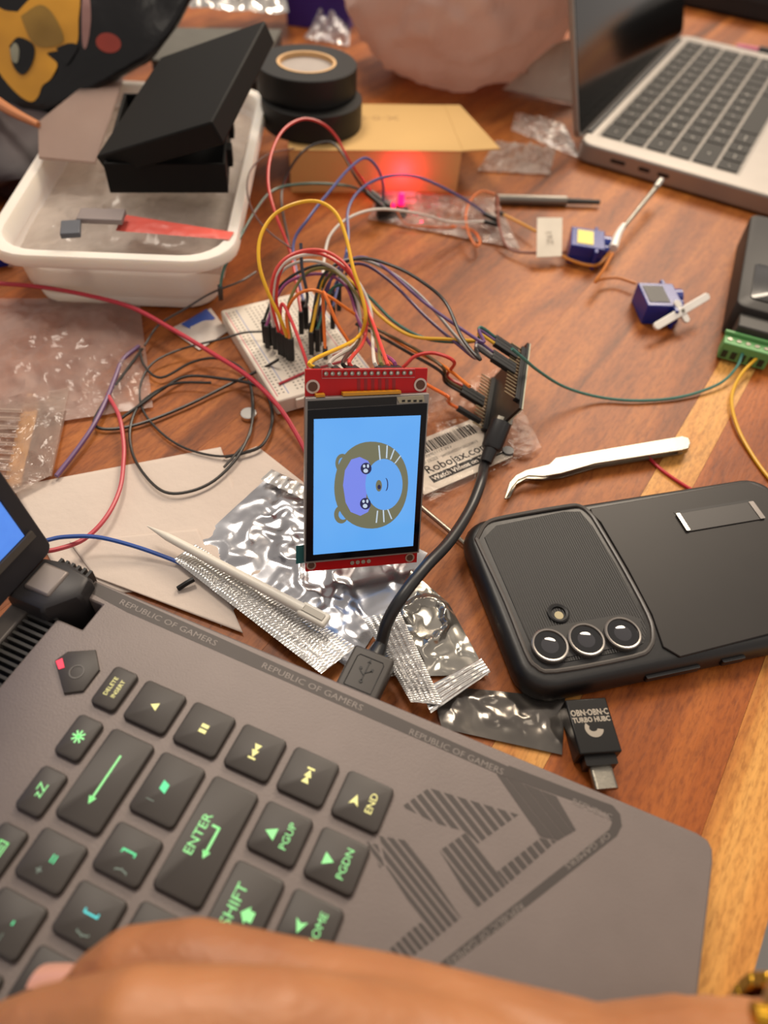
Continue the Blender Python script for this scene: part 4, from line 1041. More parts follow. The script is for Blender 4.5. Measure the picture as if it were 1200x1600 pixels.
# sensor pouch with printed label
lb = thing('labelled_pouch', 'clear pouch with white barcode label behind the display', 'packet', Matrix.Translation(P(720, 710, 0)))
obj('pouch', sheet([P(640, 640), P(780, 580), P(845, 705), P(650, 800)], 50, 40, .0016, 55, 51, .0028), film('pouch_film', 'e8e0d8', .85, .1, .045, 70, .8, .3), lb)
LZ = .0026
la_, lb_, lc_ = P(645, 682, LZ), P(738, 640, LZ), P(648, 768, LZ)
lxv = (P(775, 690, LZ) - P(655, 740, LZ)); lxv.z = 0; lxv.normalize(); lyv = Vector((-lxv.y, lxv.x, 0))
LO2 = P(690, 760, LZ); LBM = frame(LO2, lxv, lyv, Vector((0, 0, 1)))
obj('label_paper', MB().prism([(-.010, -.0005), (.042, -.0005), (.042, .031), (-.010, .031)], -.0003, 0, LBM), pm('label_white', 'd9d0c2', .6), lb)
ink = pm('ink_black', '100e0d', .7, spec=.2)
ik = MB(); random.seed(3); x_ = .003
while x_ < .036:
    w_ = random.choice((.0003, .0006, .0010)); ik.flat([(x_, .0215), (x_ + w_, .0215), (x_ + w_, .0285), (x_, .0285)], .00004, LBM); x_ += w_ + random.choice((.0003, .0005, .0008, .0004))
ik.flat([(-.002, .0035), (.0415, .0035), (.0415, .0082), (-.002, .0082)], .00004, LBM)
merge(ik, text_mb('Robojax.com', .0072, LBM @ T(-.0015, .0118, .00005), align='LEFT', sx=.98, bold=.012))
merge(ik, text_mb('AMS1117-3V3', .0026, LBM @ T(.004, .0198, .00005), align='LEFT'))
merge(ik, text_mb('sen 35222 · (en)260222+20220813', .0024, LBM @ T(-.001, .0165, .00005), align='LEFT'))
obj('printing', ik, ink, lb, smooth=False)
obj('reverse_printing', text_mb('Watch Videos on YouTube', .0037, LBM @ T(.0195, .0058, .0001), bold=.02), pm('label_white_text', 'e4dccf', .6), lb, smooth=False)
lb_cmp = obj('component', MB().cyl(.0028, .001, .004, 16, T(*P(792, 712, 0)[0:2], 0)), pm('component_dark', '33343a', .4), lb)
# label sits inside the film
# blue and white packet
dq = thing('desiccant_packet', 'small white packet with blue print next to the breadboard corner', 'packet', Matrix.Translation(P(308, 515, 0)))
obj('sachet', sheet([P(265, 517), P(330, 484), P(356, 520), P(312, 549)], 20, 14, .001, 60, 61, .001, bulge=.003), pm('sachet_white', 'd8cec4', .5), dq)
pm_blue = pm('print_blue', '3353a8', .5)
bsh = sheet([P(284, 514), P(324, 490), P(338, 505), P(303, 524)], 12, 8, .0008, 60, 61, .0032, bulge=.0012); obj('blue_print', bsh, pm_blue, dq)
tag(obj('magnet', MB().cyl(.0042, .0, .0028, 24, T(*P(389, 651, 0)[0:2], 0)), M['chrome'], bevel=.0004), 'small round silver magnet on bare wood inside the wire loop', 'magnet')
tag(obj('cable_tie', MB().tube([P(278, 920, .003), P(292, 911, .0045), P(303, 905, .005)], .0012, 6), M['black']), 'short black piece of tape sticking out of the napkin under the foil bag', 'tie')
tag(obj('metal_pin', MB().tube([P(655, 790, .003), P(735, 857, .002)], .0011, 10, samples=1), M['steel']), 'thin grey metal pin lying between the display and the cable', 'pin')

# ================================================================== SERVOS
sv_m = pm('servo_blue', '0c2680', .25, coat=.15, var=.1)
def servo(label, m, horn_pts, group='blue hobby servos'):
    r_ = thing('servo_motor', label, 'servo', m, group)
    obj('body', MB().box(-.0120, .0120, -.0065, .0065, -.0060, .0160, m), sv_m, r_, bevel=.0006)
    obj('mounting_ear', MB().box(-.0165, .0165, -.0062, .0062, .0095, .0118, m), sv_m, r_, bevel=.0004)
    obj('gear_tower', MB().cyl(.0060, .0158, .0205, 20, m @ T(.0055, 0, 0)), sv_m, r_)
    obj('gear_tower', MB().cyl(.0032, .0158, .0200, 16, m @ T(-.001, 0, 0)), sv_m, r_)
    return r_
def sframe(p, az, tilt, roll): return T(p.x, p.y, p.z, az) @ Matrix.Rotation(roll, 4, 'X') @ Matrix.Rotation(tilt, 4, 'Y')
# lying on their side: local z (shaft axis) points sideways
q1, q2 = P(885, 384, .0065), P(1000, 478, .0065)
def axes_frame(p, x, z):
    z = z.normalized(); x = (x - z * x.dot(z)).normalized(); return frame(p, x, z.cross(x), z)
m1 = axes_frame(q1, Vector((-.25, .9, .0)), Vector((.93, .30, .0)) )
m1 = axes_frame(P(903, 384, .0068), Vector((.15, .95, 0)), Vector((.96, -.12, .0)))
s1_ = servo('blue servo motor with yellow sticker next to the paper flag', m1, None)
obj('sticker', MB().box(-.0085, .0085, .0065, .0068, -.002, .0085, m1), pm('sticker_yellow', 'd8c640', .4), s1_)
m2 = axes_frame(P(1014, 474, .0068), Vector((-.1, .98, 0)), Vector((.96, .10, .0)))
s2_ = servo('blue servo motor with the white two-armed horn', m2, None)
obj('dark_sticker', MB().box(-.0085, .0085, .0065, .0068, -.004, .0085, m2), M['black'], s2_)
hp_ = (m2 @ Vector((.0055, 0, .0185)))
ha, hb_ = P(1022, 512, .008), P(1107, 462, .014)
hc = (ha + hb_) / 2
hx = (hb_ - ha).normalized(); hz = (CC - hc).normalized(); hz = (hz - hx * hz.dot(hx)).normalized(); HF = frame(hc, hx, hz.cross(hx), hz)
Lh = (hb_ - ha).length / 2
hn = obj('horn', MB().prism(rrect(-Lh, Lh, -.0024, .0024, .0023), -.0008, .0010, HF), M['white'], s2_, bevel=.0004)
obj('horn_arm', MB().prism(rrect(-.0022, .0022, -.0075, .0075, .0021), -.0012, .0006, HF), M['white'], hn, bevel=.0003)
obj('screw', MB().cyl(.0011, .001, .0016, 12, HF), M['steel'], hn)
obj('horn_hub', MB().tube([hc, hc - hz * .005], .0030, 12, samples=1), M['white'], hn)
hh = thing('servo_horn', 'white servo arm with a grey screwdriver bit stuck on, next to the labelled servo', 'servo arm', Matrix.Translation(P(965, 380, 0)))
obj('horn', MB().tube([P(958, 388, .010), P(966, 366, .012), P(975, 352, .013)], .0030, 10, taper=(1, .6)), M['white'], hh)
obj('bit', MB().tube([P(974, 356, .013), P(1026, 292, .015)], .0017, 10, samples=1, taper=(.8, 1.1)), pm('bit_grey', '8b887f', .35, .6), hh)
obj('bit_end', MB().tube([P(1024, 294, .0152), P(1032, 283, .0156)], .0026, 10, samples=1), M['chrome'], hh)
fg = thing('paper_flag', 'white paper flag taped around the servo lead, with faint handwriting', 'paper tag', Matrix.Translation(P(857, 372, 0)))
FZ = [P(838, 403, .006), P(877, 401, .006), P(878, 341, .020), P(839, 341, .020)]
fmb = MB(); nn = (FZ[1] - FZ[0]).cross(FZ[3] - FZ[0]).normalized() * .0008
fmb.add(FZ + [p + nn for p in FZ], [(0, 1, 2, 3), (4, 5, 6, 7), (0, 1, 5, 4), (1, 2, 6, 5), (2, 3, 7, 6), (3, 0, 4, 7)])
obj('paper', fmb, pm('flag_paper', 'e6dcca', .8), fg)
fx_ = (FZ[1] - FZ[0]).normalized(); fy_ = (FZ[3] - FZ[0]).normalized(); fy_ = (fy_ - fx_ * fy_.dot(fx_)).normalized()
FT = frame((FZ[0] + FZ[2]) / 2 + fx_.cross(fy_) * .0012, fx_, fy_, fx_.cross(fy_))
obj('handwriting', text_mb('Z61', .006, FT @ Matrix.Rotation(PI / 2, 4, 'Z')), pm('pencil_grey', 'b0a698', .7), fg, smooth=False)
sd_ = thing('screwdriver', 'thin grey screwdriver with dark tip lying behind the paper flag', 'screwdriver', Matrix.Translation(P(850, 315, 0)))
obj('handle', MB().tube([P(776, 311, .0035), P(885, 314, .0035)], .0034, 12, samples=1), pm('handle_grey', '7d776e', .35, .5), sd_, bevel=.0004)
obj('shaft', MB().tube([P(884, 314, .0035), P(937, 316, .0035)], .0022, 10, samples=1, taper=(1, .8)), M['dark_grey'], sd_)
bs = thing('servo_motor', 'blue servo corner cut off by the frame beside the food container', 'servo', Matrix.Translation(P(-10, 400, 0)), 'blue hobby servos')
obj('body', MB().box(-.0115, .0115, -.006, .006, 0, .014, T(*P(-12, 412, 0)[0:2], 0, .5)), sv_m, bs, bevel=.0006)
obj('gear_tower', MB().cyl(.0055, .014, .018, 16, T(*P(-12, 412, 0)[0:2], 0, .5) @ T(.004, 0, 0)), sv_m, bs)

CB0, CB1 = P(455, 300, 0), P(713, 300, 0)
_gx = (CB1 - CB0).normalized(); CBM_glow = CB0 + _gx * ((CB1 - CB0).length * .66) + Vector((_gx.y, -_gx.x, 0)) * .009 + Vector((0, 0, .015))
# ================================================================== GLOWING SENSOR
sn = thing('sensor_module', 'small dark sensor module glowing red in front of the cardboard box', 'sensor', Matrix.Translation(P(612, 320, 0)))
ss_ = P(612, 322, .008)
SF = T(ss_.x, ss_.y, ss_.z, .3)
obj('circuit_board', MB().box(-.011, .011, -.004, .004, -.0018, 0, SF), M['black'], sn)
obj('socket', MB().box(-.010, -.002, -.0035, .0035, 0, .004, SF), M['housing'], sn, bevel=.0003)
glowm = pm('red_led_glow', 'ff0a3c', .4, emit=6, var=0)
obj('led_lamp', MB().lathe([(.0, .0085), (.0016, .0078), (.0022, .006), (.0023, 0), (0, 0)], 16, SF @ T(.007, .002, .0)), glowm, sn)
obj('led_lamp', MB().lathe([(.0, .003), (.0012, .002), (.0014, 0), (0, 0)], 12, SF @ T(.0005, -.0025, .001)), glowm, sn)
obj('board_foot', MB().box(-.010, .010, -.003, .003, -.0078, -.0018, SF), M['housing'], sn)
lp = bpy.data.lights.new('sensor_glow', 'POINT'); lp.energy = .034; lp.color = (1, .02, .10); lp.shadow_soft_size = .003
lo = bpy.data.objects.new('sensor_glow', lp); COL.objects.link(lo); lo.location = CBM_glow

# ================================================================== BOXES AND TAPE
card = pm('kraft_card', 'cca465', .75, var=.04, scale=20, bump=.1)
card_d = card
CB0, CB1 = P(455, 300, 0), P(713, 300, 0)
cxv = (CB1 - CB0); cxv.z = 0; cW = cxv.length; cxv.normalize(); cyv = Vector((-cxv.y, cxv.x, 0))
CBM = frame(CB0, cxv, cyv, Vector((0, 0, 1)))
bxo = thing('cardboard_box', 'small kraft cardboard box with its end flap open, under the tape rolls', 'box', CBM)
hb2 = .0285; dB = .078
wl = MB()
t_ = .0012
wl.box(0, cW, 0, t_, 0, hb2, CBM).box(0, cW, dB - t_, dB, 0, hb2, CBM).box(0, t_, t_, dB - t_, 0, hb2, CBM).box(t_, cW, t_, dB - t_, 0, t_, CBM)
obj('walls', wl, card, bxo)
obj('top_panel', MB().box(-.0005, cW + .0005, -.0005, dB, hb2, hb2 + t_, CBM), card, bxo, bevel=.0003)
obj('flap', MB().prism([(0, 0), (.027, .0015), (.012, dB - .001), (0, dB)], 0, t_, CBM @ T(cW + .0006, 0, hb2, 0, 0, -.04)), card, bxo)
obj('stamp', text_mb('X·0·0·X', .010, CBM @ T(.06, .052, hb2 + t_ + .0001), bold=.01, sx=1.4), pm('stamp_brown', 'b28c55', .7), bxo, smooth=False)
def tape(label, c, z0, r_out, h_, grp='rolls of black electrical tape'):
    mt = T(c.x, c.y, 0)
    r = thing('tape_roll', label, 'tape', mt @ T(0, 0, z0), grp)
    obj('tape', MB().lathe([(.0205, z0), (r_out - .0006, z0), (r_out, z0 + .0006), (r_out, z0 + h_ - .0006), (r_out - .0006, z0 + h_), (.0205, z0 + h_)], 56, mt, True), pm('vinyl_black', '161514', .5, var=.05, spec=.35), r)
    obj('cardboard_core', MB().lathe([(.0186, z0), (.0206, z0), (.0206, z0 + h_ + .0003), (.0186, z0 + h_ + .0003)], 48, mt, True), pm('core_tan', 'd0a877', .7), r)
    obj('core_paper', MB().cyl(.0187, z0 + .0005, z0 + h_ - .003, 40, mt), pm('core_grey', 'a49a93', .6), r)
    return r
tb = hb2 + t_ + .0002
c2 = P(482, 150, tb + .009)
tape('lower black tape roll, directly on the cardboard box', P(487, 150, tb + .018) , tb, .0355, .0180)
tape('upper black tape roll with pale core facing up', P(479, 96, tb + .0365), tb + .0182, .0350, .0180)

# food container
rim_z = .040
cont = thing('food_container', 'translucent white plastic food container with crumpled bag inside, under the black box', 'container', Matrix.Translation(P(220, 400, 0)))
Rc = [P(8, 398, rim_z), P(412, 414, rim_z), P(388, 138, rim_z), P(96, 118, rim_z)]
cx0 = sum((p for p in Rc), Vector()) / 4
ax_ = (Rc[1] - Rc[0]).normalized(); ax_.z = 0; ay_ = Vector((-ax_.y, ax_.x, 0))
hw_ = ((Rc[1] - Rc[0]).length + (Rc[2] - Rc[3]).length) / 4; hd_ = ((Rc[2] - Rc[1]).length + (Rc[3] - Rc[0]).length) / 4
CM = frame(Vector((cx0.x, cx0.y, 0)), ax_, ay_, Vector((0, 0, 1)))
def rr_(ins, rad): return rrect(-hw_ + ins, hw_ - ins, -hd_ + ins, hd_ - ins, rad, 6)
lay = [(rr_(.018, .016), .0006), (rr_(.016, .018), .0015), (rr_(.010, .022), .030), (rr_(.008, .022), rim_z - .006), (rr_(.0006, .026), rim_z - .0065), (rr_(0, .026), rim_z - .004), (rr_(.0015, .025), rim_z), (rr_(.007, .023), rim_z),
       (rr_(.0095, .021), rim_z - .006), (rr_(.012, .020), .012), (rr_(.018, .016), .0025)]
cmat = NT('container_milky'); cmat.b.inputs['Base Color'].default_value = lin('e6ded4'); cmat.b.inputs['Roughness'].default_value = .35
cmat.b.inputs['Transmission Weight'].default_value = .0; cmat.b.inputs['Subsurface Weight'].default_value = .35; cmat.b.inputs['Subsurface Radius'].default_value = (.01, .008, .006); cmat.b.inputs['Subsurface Scale'].default_value = 1.0
cn_ = cmat.noise(cmat.coord(), 12, 2); cmat.l(cmat.ramp(cn_, [(.3, lin('dfd6cb')), (.7, lin('ece5dc'))]), cmat.b.inputs['Base Color'])
obj('tub', loft(lay, CM), cmat.m, cont, angle=50)
# contents
gb = tag(obj('clear_bag', sheet([CM @ Vector((-hw_ + .010, -hd_ + .012, 0)), CM @ Vector((hw_ - .010, -hd_ + .012, 0)), CM @ Vector((hw_ - .010, hd_ - .014, 0)), CM @ Vector((-hw_ + .012, hd_ - .014, 0))], 50, 60, .010, 24, 71, rim_z - .014), film('bag_in_tub', 'ddd2ca', .6, .14, .62, 26, 1.0, .5)), 'crumpled clear bag filling the white food container', 'plastic bag')
rbm = pm('red_ribbon', 'd2564a', .5)
tag(obj('red_strip', sheet([P(185, 378, .034), P(195, 352, .034), P(368, 380, .034), P(360, 392, .034)], 8, 40, .003, 60, 73, .0065), rbm), 'red plastic strip at the near side of the food container', 'strip')
tag(obj('dark_part', MB().box(-.005, .005, -.007, .007, 0, .003, T(*P(112, 362, .044)[0:3], .3)), pm('slate', '4d5058', .5), bevel=.0005), 'small slate coloured part in the corner of the food container', 'component')
tag(obj('grey_part', MB().box(-.012, .012, -.006, .006, 0, .003, T(*P(160, 342, .044)[0:3], .1)), pm('mauve_grey', '7f7472', .5), bevel=.0005), 'flat mauve grey part inside the food container', 'component')
tag(obj('frosted_lid', MB().prism([(p.x, p.y) for p in (P(62, 250, .044), P(150, 258, .044), P(192, 122, .046), P(150, 118, .046), P(60, 190, .046))], .0445, .0460), film('frosted', 'b09a90', .5, .3, .75, 10, .2, .4)), 'frosted grey-pink plastic panel lying against the black box', 'panel')
# black box with lifted lid
BZ = rim_z + .003
kb = [P(172, 302, BZ), P(357, 302, BZ)]
kx = (kb[1] - kb[0]); kx.z = 0; kw = kx.length; kx.normalize(); ky = Vector((-kx.y, kx.x, 0))
KM = frame(kb[0], kx, ky, Vector((0, 0, 1)))
blk = thing('black_box', 'black plastic box with its lid tilted open, on top of the food container', 'box', KM)
bkm = pm('box_black', '0c0b0a', .65, var=.06, spec=.2)
kd = .098; kh = .017; tt = .002
bw_ = MB().box(0, kw, 0, tt, 0, kh, KM).box(0, kw, kd - tt, kd, 0, kh, KM).box(0, tt, tt, kd - tt, 0, kh, KM).box(kw - tt, kw, tt, kd - tt, 0, kh, KM).box(tt, kw - tt, tt, kd - tt, 0, tt, KM)
obj('tray', bw_, bkm, blk, bevel=.0005)
obj('catch', MB().box(kw - .001, kw + .003, .02, .03, .006, .016, KM), bkm, blk, bevel=.0004)
obj('catch', MB().box(kw - .001, kw + .003, .058, .070, .006, .016, KM), bkm, blk, bevel=.0004)
# lid: lower front corner touches at left, raised at the right
l0 = P(149, 245, BZ + kh + .001); l1 = P(330, 190, BZ + kh + .030); l3 = P(196, 98, BZ + kh + .006)
lx2 = (l1 - l0).normalized(); ly2 = (l3 - l0); ly2 = (ly2 - lx2 * ly2.dot(lx2)).normalized(); lz2 = lx2.cross(ly2)
LFM = frame(l0, lx2, ly2, lz2); lw2 = (l1 - l0).length

obj('lid', MB().box(0, lw2, 0, min(.11, (l3 - l0).length), -.013, 0, LFM), bkm, blk, bevel=.0012)

# grey box behind + other background items
gz = .035
ga, gb_, gc, gd = P(235, 92, gz), P(400, 118, gz), P(440, 45, gz), P(250, 42, gz)
grb = thing('grey_box', 'flat dark grey box behind the black box and tape rolls', 'box', Matrix.Translation(((ga + gc) / 2).xy.to_3d()))
obj('body', MB().prism([(p.x, p.y) for p in (ga, gb_, gc, gd)], 0, gz - .004), M['black'], grb, bevel=.002)
obj('cover', MB().prism([(p.x, p.y) for p in (ga, gb_, gc, gd)], gz - .004, gz), pm('felt_grey', '5b5953', .9), grb, bevel=.001)
pbx = thing('purple_box', 'purple carton with teal top edge at the far side of the table', 'box', Matrix.Translation(P(500, 30, 0)))
pq = [P(448, 40, 0), P(545, 52, 0), P(575, 5, 0), P(470, -10, 0)]
obj('carton', MB().prism([(p.x, p.y) for p in pq], 0, .032), pm('purple_card', '3a2380', .5), pbx, bevel=.001)
obj('teal_band', MB().prism([(p.x, p.y) for p in pq], .032, .048), pm('teal_card', '3f8f9c', .5), pbx, bevel=.001)
tag(obj('plastic_wrap', sheet([P(475, 62), P(500, 28), P(548, 38), P(545, 75)], 24, 20, .03, 50, 81, .001), film('wrap1', 'd8d0d4', .8, .12, .4, 60, 1, .5)), 'crumpled clear wrap in front of the purple carton', 'plastic bag')
tag(obj('foil_packet', sheet([P(290, 25, .03), P(310, -30, .03), P(440, -20, .03), P(452, 35, .03)], 36, 24, .03, 30, 82, .006), foil('white_foil', 'd8d2ca')), 'crumpled white foil packet lying on the grey box', 'packet')
bt = NT('pink_white_bag'); bt.t.nodes.remove(bt.b); bv = bt.coord((1, 1, 1))
bn = bt.bump(bt.noise(bt.coord((1, 1, .35)), 26, 4, .55, .8), .7, .006)
bd = bt.n('ShaderNodeBsdfDiffuse'); bl = bt.n('ShaderNodeBsdfTranslucent'); bg_ = bt.n('ShaderNodeBsdfGlossy'); bg_.inputs['Roughness'].default_value = .35
bcol = bt.ramp(bt.noise(bv, 9, 2), [(.3, lin('d9bdb2')), (.7, lin('e6d0c6'))])
for x_ in (bd, bl): bt.l(bcol, x_.inputs[0]); bt.l(bn, x_.inputs['Normal'])
bt.l(bn, bg_.inputs['Normal'])
b1_ = bt.n('ShaderNodeMixShader'); b1_.inputs[0].default_value = .5; bt.l(bd.outputs[0], b1_.inputs[1]); bt.l(bl.outputs[0], b1_.inputs[2])
b2_ = bt.n('ShaderNodeMixShader'); b2_.inputs[0].default_value = .06; bt.l(b1_.outputs[0], b2_.inputs[1]); bt.l(bg_.outputs[0], b2_.inputs[2])
bt.l(b2_.outputs[0], bt.out.inputs[0]); bag_m = bt.m
def blob(c, rx, ry, rz, amp, scale, seed, m=I4, nu=56, nv=36, flat=True, pleat=0.0):
    mb = MB()
    for j in range(nv + 1):
        ph_ = PI * j / nv
        for i in range(nu):
            t = 2 * PI * i / nu
            d = Vector((math.sin(ph_) * math.cos(t), math.sin(ph_) * math.sin(t), -math.cos(ph_)))
            h = 1 + amp * (abs(fbm(d, scale, seed)) * 1.6 + .5 * (1 - min(1, abs(fbm(d, scale * 1.5, seed + 5)) * 4)))
            h += pleat * math.sin(ph_) * (math.sin(7 * t + 2.2 * d.z) * .6 + math.sin(13 * t + 1 + 3 * d.z) * .4)
            p = m @ Vector((d.x * rx * h, d.y * ry * h, d.z * rz * h)) + c
            if flat: p.z = max(p.z, .001)
            mb.v.append(p)
    mb.f = [(j * nu + i, j * nu + (i + 1) % nu, (j + 1) * nu + (i + 1) % nu, (j + 1) * nu + i) for j in range(nv) for i in range(nu)]
    return mb
pbc = Vector((.027, .748, .078))
tag(obj('carrier_bag', blob(pbc, .098, .078, .082, .10, 1.3, 91, nu=120, nv=60, pleat=.028), bag_m, angle=80), 'large pinkish white plastic carrier bag behind the cardboard box', 'bag')
wp = sheet([P(785, 142), P(900, 166), P(905, 60, .045), P(868, 72, .045)], 30, 26, .010, 20, 93, .001, ridge=.4)
wo = tag(obj('paper_sheet', wp, pm('pouch_white', 'e2d8cc', .6), angle=80), 'white paper sheet tucked between the carrier bag and the silver laptop', 'paper')
ws_ = wo.modifiers.new('solid', 'SOLIDIFY'); ws_.thickness = .001
# black snack-like pouch with yellow print
bgm = NT('glossy_black_film'); bgm.b.inputs['Base Color'].default_value = lin('0a090c'); bgm.b.inputs['Roughness'].default_value = .25; bgm.b.inputs['Specular IOR Level'].default_value = .35
bh_ = bgm.noise(bgm.coord(), 26, 3, .5, .6); bgm.l(bgm.bump(bh_, .5, .004), bgm.b.inputs['Normal'])
pch = thing('printed_pouch', 'glossy black pouch with yellow rounded print at the far corner', 'bag', Matrix.Translation(P(100, 120, 0)))
pn_o = P(110, 90, .055); pn_n = (Vector((0.12, -.75, .65))).normalized()
def pouch_pt(u_, v_, off=0.0):
    q_ = onplane(u_, v_, pn_o, pn_n)
    s_ = max(0, 1 - ((u_ - 90) / 260) ** 2) * max(0, 1 - ((v_ - 20) / 230) ** 2)
    return q_ + pn_n * (.026 * s_ + off + .003 * fbm(q_, 22, 5))
def pouch_patch(name, outline, off, mat, n=10):
    cx_ = sum(p[0] for p in outline) / len(outline); cy_ = sum(p[1] for p in outline) / len(outline)
    mb = MB(); m_ = len(outline)
    for k in range(n + 1):
        for p in outline:
            f_ = k / n; mb.v.append(pouch_pt(cx_ + (p[0] - cx_) * f_, cy_ + (p[1] - cy_) * f_, off))
    mb.f = [(k * m_ + i, k * m_ + (i + 1) % m_, (k + 1) * m_ + (i + 1) % m_, (k + 1) * m_ + i) for k in range(n) for i in range(m_)]
    return obj(name, mb, mat, pch)
def dens(pts, k=4): return [(pts[i][0] + (pts[(i + 1) % len(pts)][0] - pts[i][0]) * j / k, pts[i][1] + (pts[(i + 1) % len(pts)][1] - pts[i][1]) * j / k) for i in range(len(pts)) for j in range(k)]
def sm(pts, k=4):
    v_ = [Vector((*p, 0)) for p in pts]; v_ = v_ + v_[:1]; return [(p.x, p.y) for p in cr(v_, k)[:-1]]
pf_ = pouch_patch('film_front', sm([(-150, 60), (-90, -120), (90, -190), (270, -180), (320, -60), (295, 20), (255, 92), (205, 128), (70, 195), (-70, 200)]), 0, bgm.m, 14)
sol = pf_.modifiers.new('solid', 'SOLIDIFY'); sol.thickness = .012; sol.offset = -1
ylw = pm('print_yellow', 'c98e18', .35, coat=.2, var=.05); yl2 = pm('print_olive', '8a6816', .35, coat=.2)
pouch_patch('yellow_print', sm([(50, 48), (75, 27), (110, 18), (141, 20), (140, 60), (136, 92), (118, 100), (90, 105), (105, 120), (95, 140), (80, 150), (72, 165), (60, 172), (40, 160), (15, 130), (0, 95), (-5, 55), (8, 35), (30, 45)]), .0006, ylw)
pouch_patch('olive_print', sm([(55, 55), (85, 40), (105, 55), (117, 88), (90, 97), (70, 90)]), .0012, yl2)
pouch_patch('dark_oval', sm([(35, 95), (50, 84), (72, 95), (68, 118), (52, 135), (38, 122)]), .0014, bgm.m)
pouch_patch('pale_patch', sm([(36, 100), (44, 92), (50, 100), (46, 118), (38, 116)]), .0020, pm('print_grey', '8f8f7c', .5))
pouch_patch('dark_mark', sm([(105, 98), (125, 92), (138, 96), (130, 110), (120, 122), (112, 115)]), .0014, bgm.m)
pouch_patch('red_dot', ell(182, 89, 18, 14, 0, 24), .0006, pm('print_red', '8a2a1a', .4))
pouch_patch('pink_bar', sm([(146, 26), (156, 24), (158, 60), (150, 96), (144, 90)]), .0006, pm('print_pinkgrey', '8c6660', .4))
tag(obj('orange_strip', MB().tube([P(-20, 150, .05), P(20, 175, .05), P(60, 195, .048)], .004, 8, taper=(1, .5)), pm('orange_ribbon', 'b8764a', .5)), 'orange brown strap under the printed pouch', 'strap')
tag(obj('dark_bundle', blob(P(5, 225, .018), .050, .055, .017, .15, 2, 96, nu=32, nv=18), pm('dark_plum', '2a1c20', .6), angle=80), 'dark plum cloth bundle beside the food container', 'cloth')
# black case at the far right
bc = thing('black_sleeve', 'long rounded black case lying behind the silver laptop', 'case', Matrix.Translation(P(1130, 20, 0)))
pa_, pb_ = P(1040, 5, .0), P(1300, 62, .0)
dvv = (pb_ - pa_).normalized(); nv_ = Vector((-dvv.y, dvv.x, 0))
obj('shell', MB().prism(rrect(0, (pb_ - pa_).length, 0, .14, .02), .001, .040, frame(pa_, dvv, nv_, Vector((0, 0, 1))), .008), M['black'], bc, bevel=.003)
obj('zip_band', MB().prism(rrect(-.001, (pb_ - pa_).length + .001, -.001, .141, .02), .018, .021, frame(pa_, dvv, nv_, Vector((0, 0, 1)))), M['black_matte'], bc)
mk = thing('marker_pen', 'pink capped pen end behind the silver laptop', 'pen', Matrix.Translation(P(1170, 72, 0)))
obj('barrel', MB().tube([P(1150, 74, .004), P(1186, 80, .004)], .0035, 10, samples=1), pm('pen_pink', 'c46a86', .4), mk)
obj('cap', MB().tube([P(1184, 80, .004), P(1215, 86, .004)], .005, 10, samples=1), M['black'], mk)

# power module with green terminal block
pw = thing('power_adapter', 'dark grey power adapter box with glossy inset at the table edge side', 'adapter', Matrix.Translation(P(1190, 420, 0)))
PAx = (P(1172, 335, .02) - P(1148, 478, .02)); PAx.z = 0; pl_ = PAx.length; PAx.normalize(); PAs = Vector((PAx.y, -PAx.x, 0))
if PAs.x < 0: PAs = -PAs
o_ = P(1148, 480, .02); o_.z = 0
WF = frame(o_, PAs, PAx, PAs.cross(PAx)); 
obj('body', MB().prism(rrect(0, .075, 0, pl_, .006), .001, .022, WF, .002), pm('module_dark', '262321', .5, spec=.35), pw)
obj('glossy_inset', MB().prism(rrect(.007, .05, .010, .052, .003), .022, .0226, WF, .0003), pm('inset_gloss', '1c1a19', .2), pw)
obj('plug_block', MB().box(.004, .035, -.014, .0, .002, .018, WF), M['dark_grey'], pw, bevel=.001)
tg = thing('terminal_block', 'green screw terminal block where the teal and yellow wires end', 'connector', Matrix.Translation(P(1175, 540, 0)))
tgm = pm('terminal_green', '5f9a5a', .5)
obj('block', MB().box(-.0005, .0260, -.0250, -.0145, .0015, .0120, WF), tgm, tg, bevel=.0005)
for i in range(5):
    sl_ = obj('wire_slot', MB().box(.0010 + i * .005, .0040 + i * .005, -.0253, -.0249, .003, .0075, WF), pm('slot_dark', '23301f', .6), tg)
    obj('screw', MB().cyl(.0014, .0120, .0124, 12, WF @ T(.0025 + i * .005, -.0205, 0)), M['steel'], tg)
obj('lip', MB().box(-.0010, .0265, -.0168, -.0145, .0120, .0142, WF), tgm, tg, bevel=.0004)

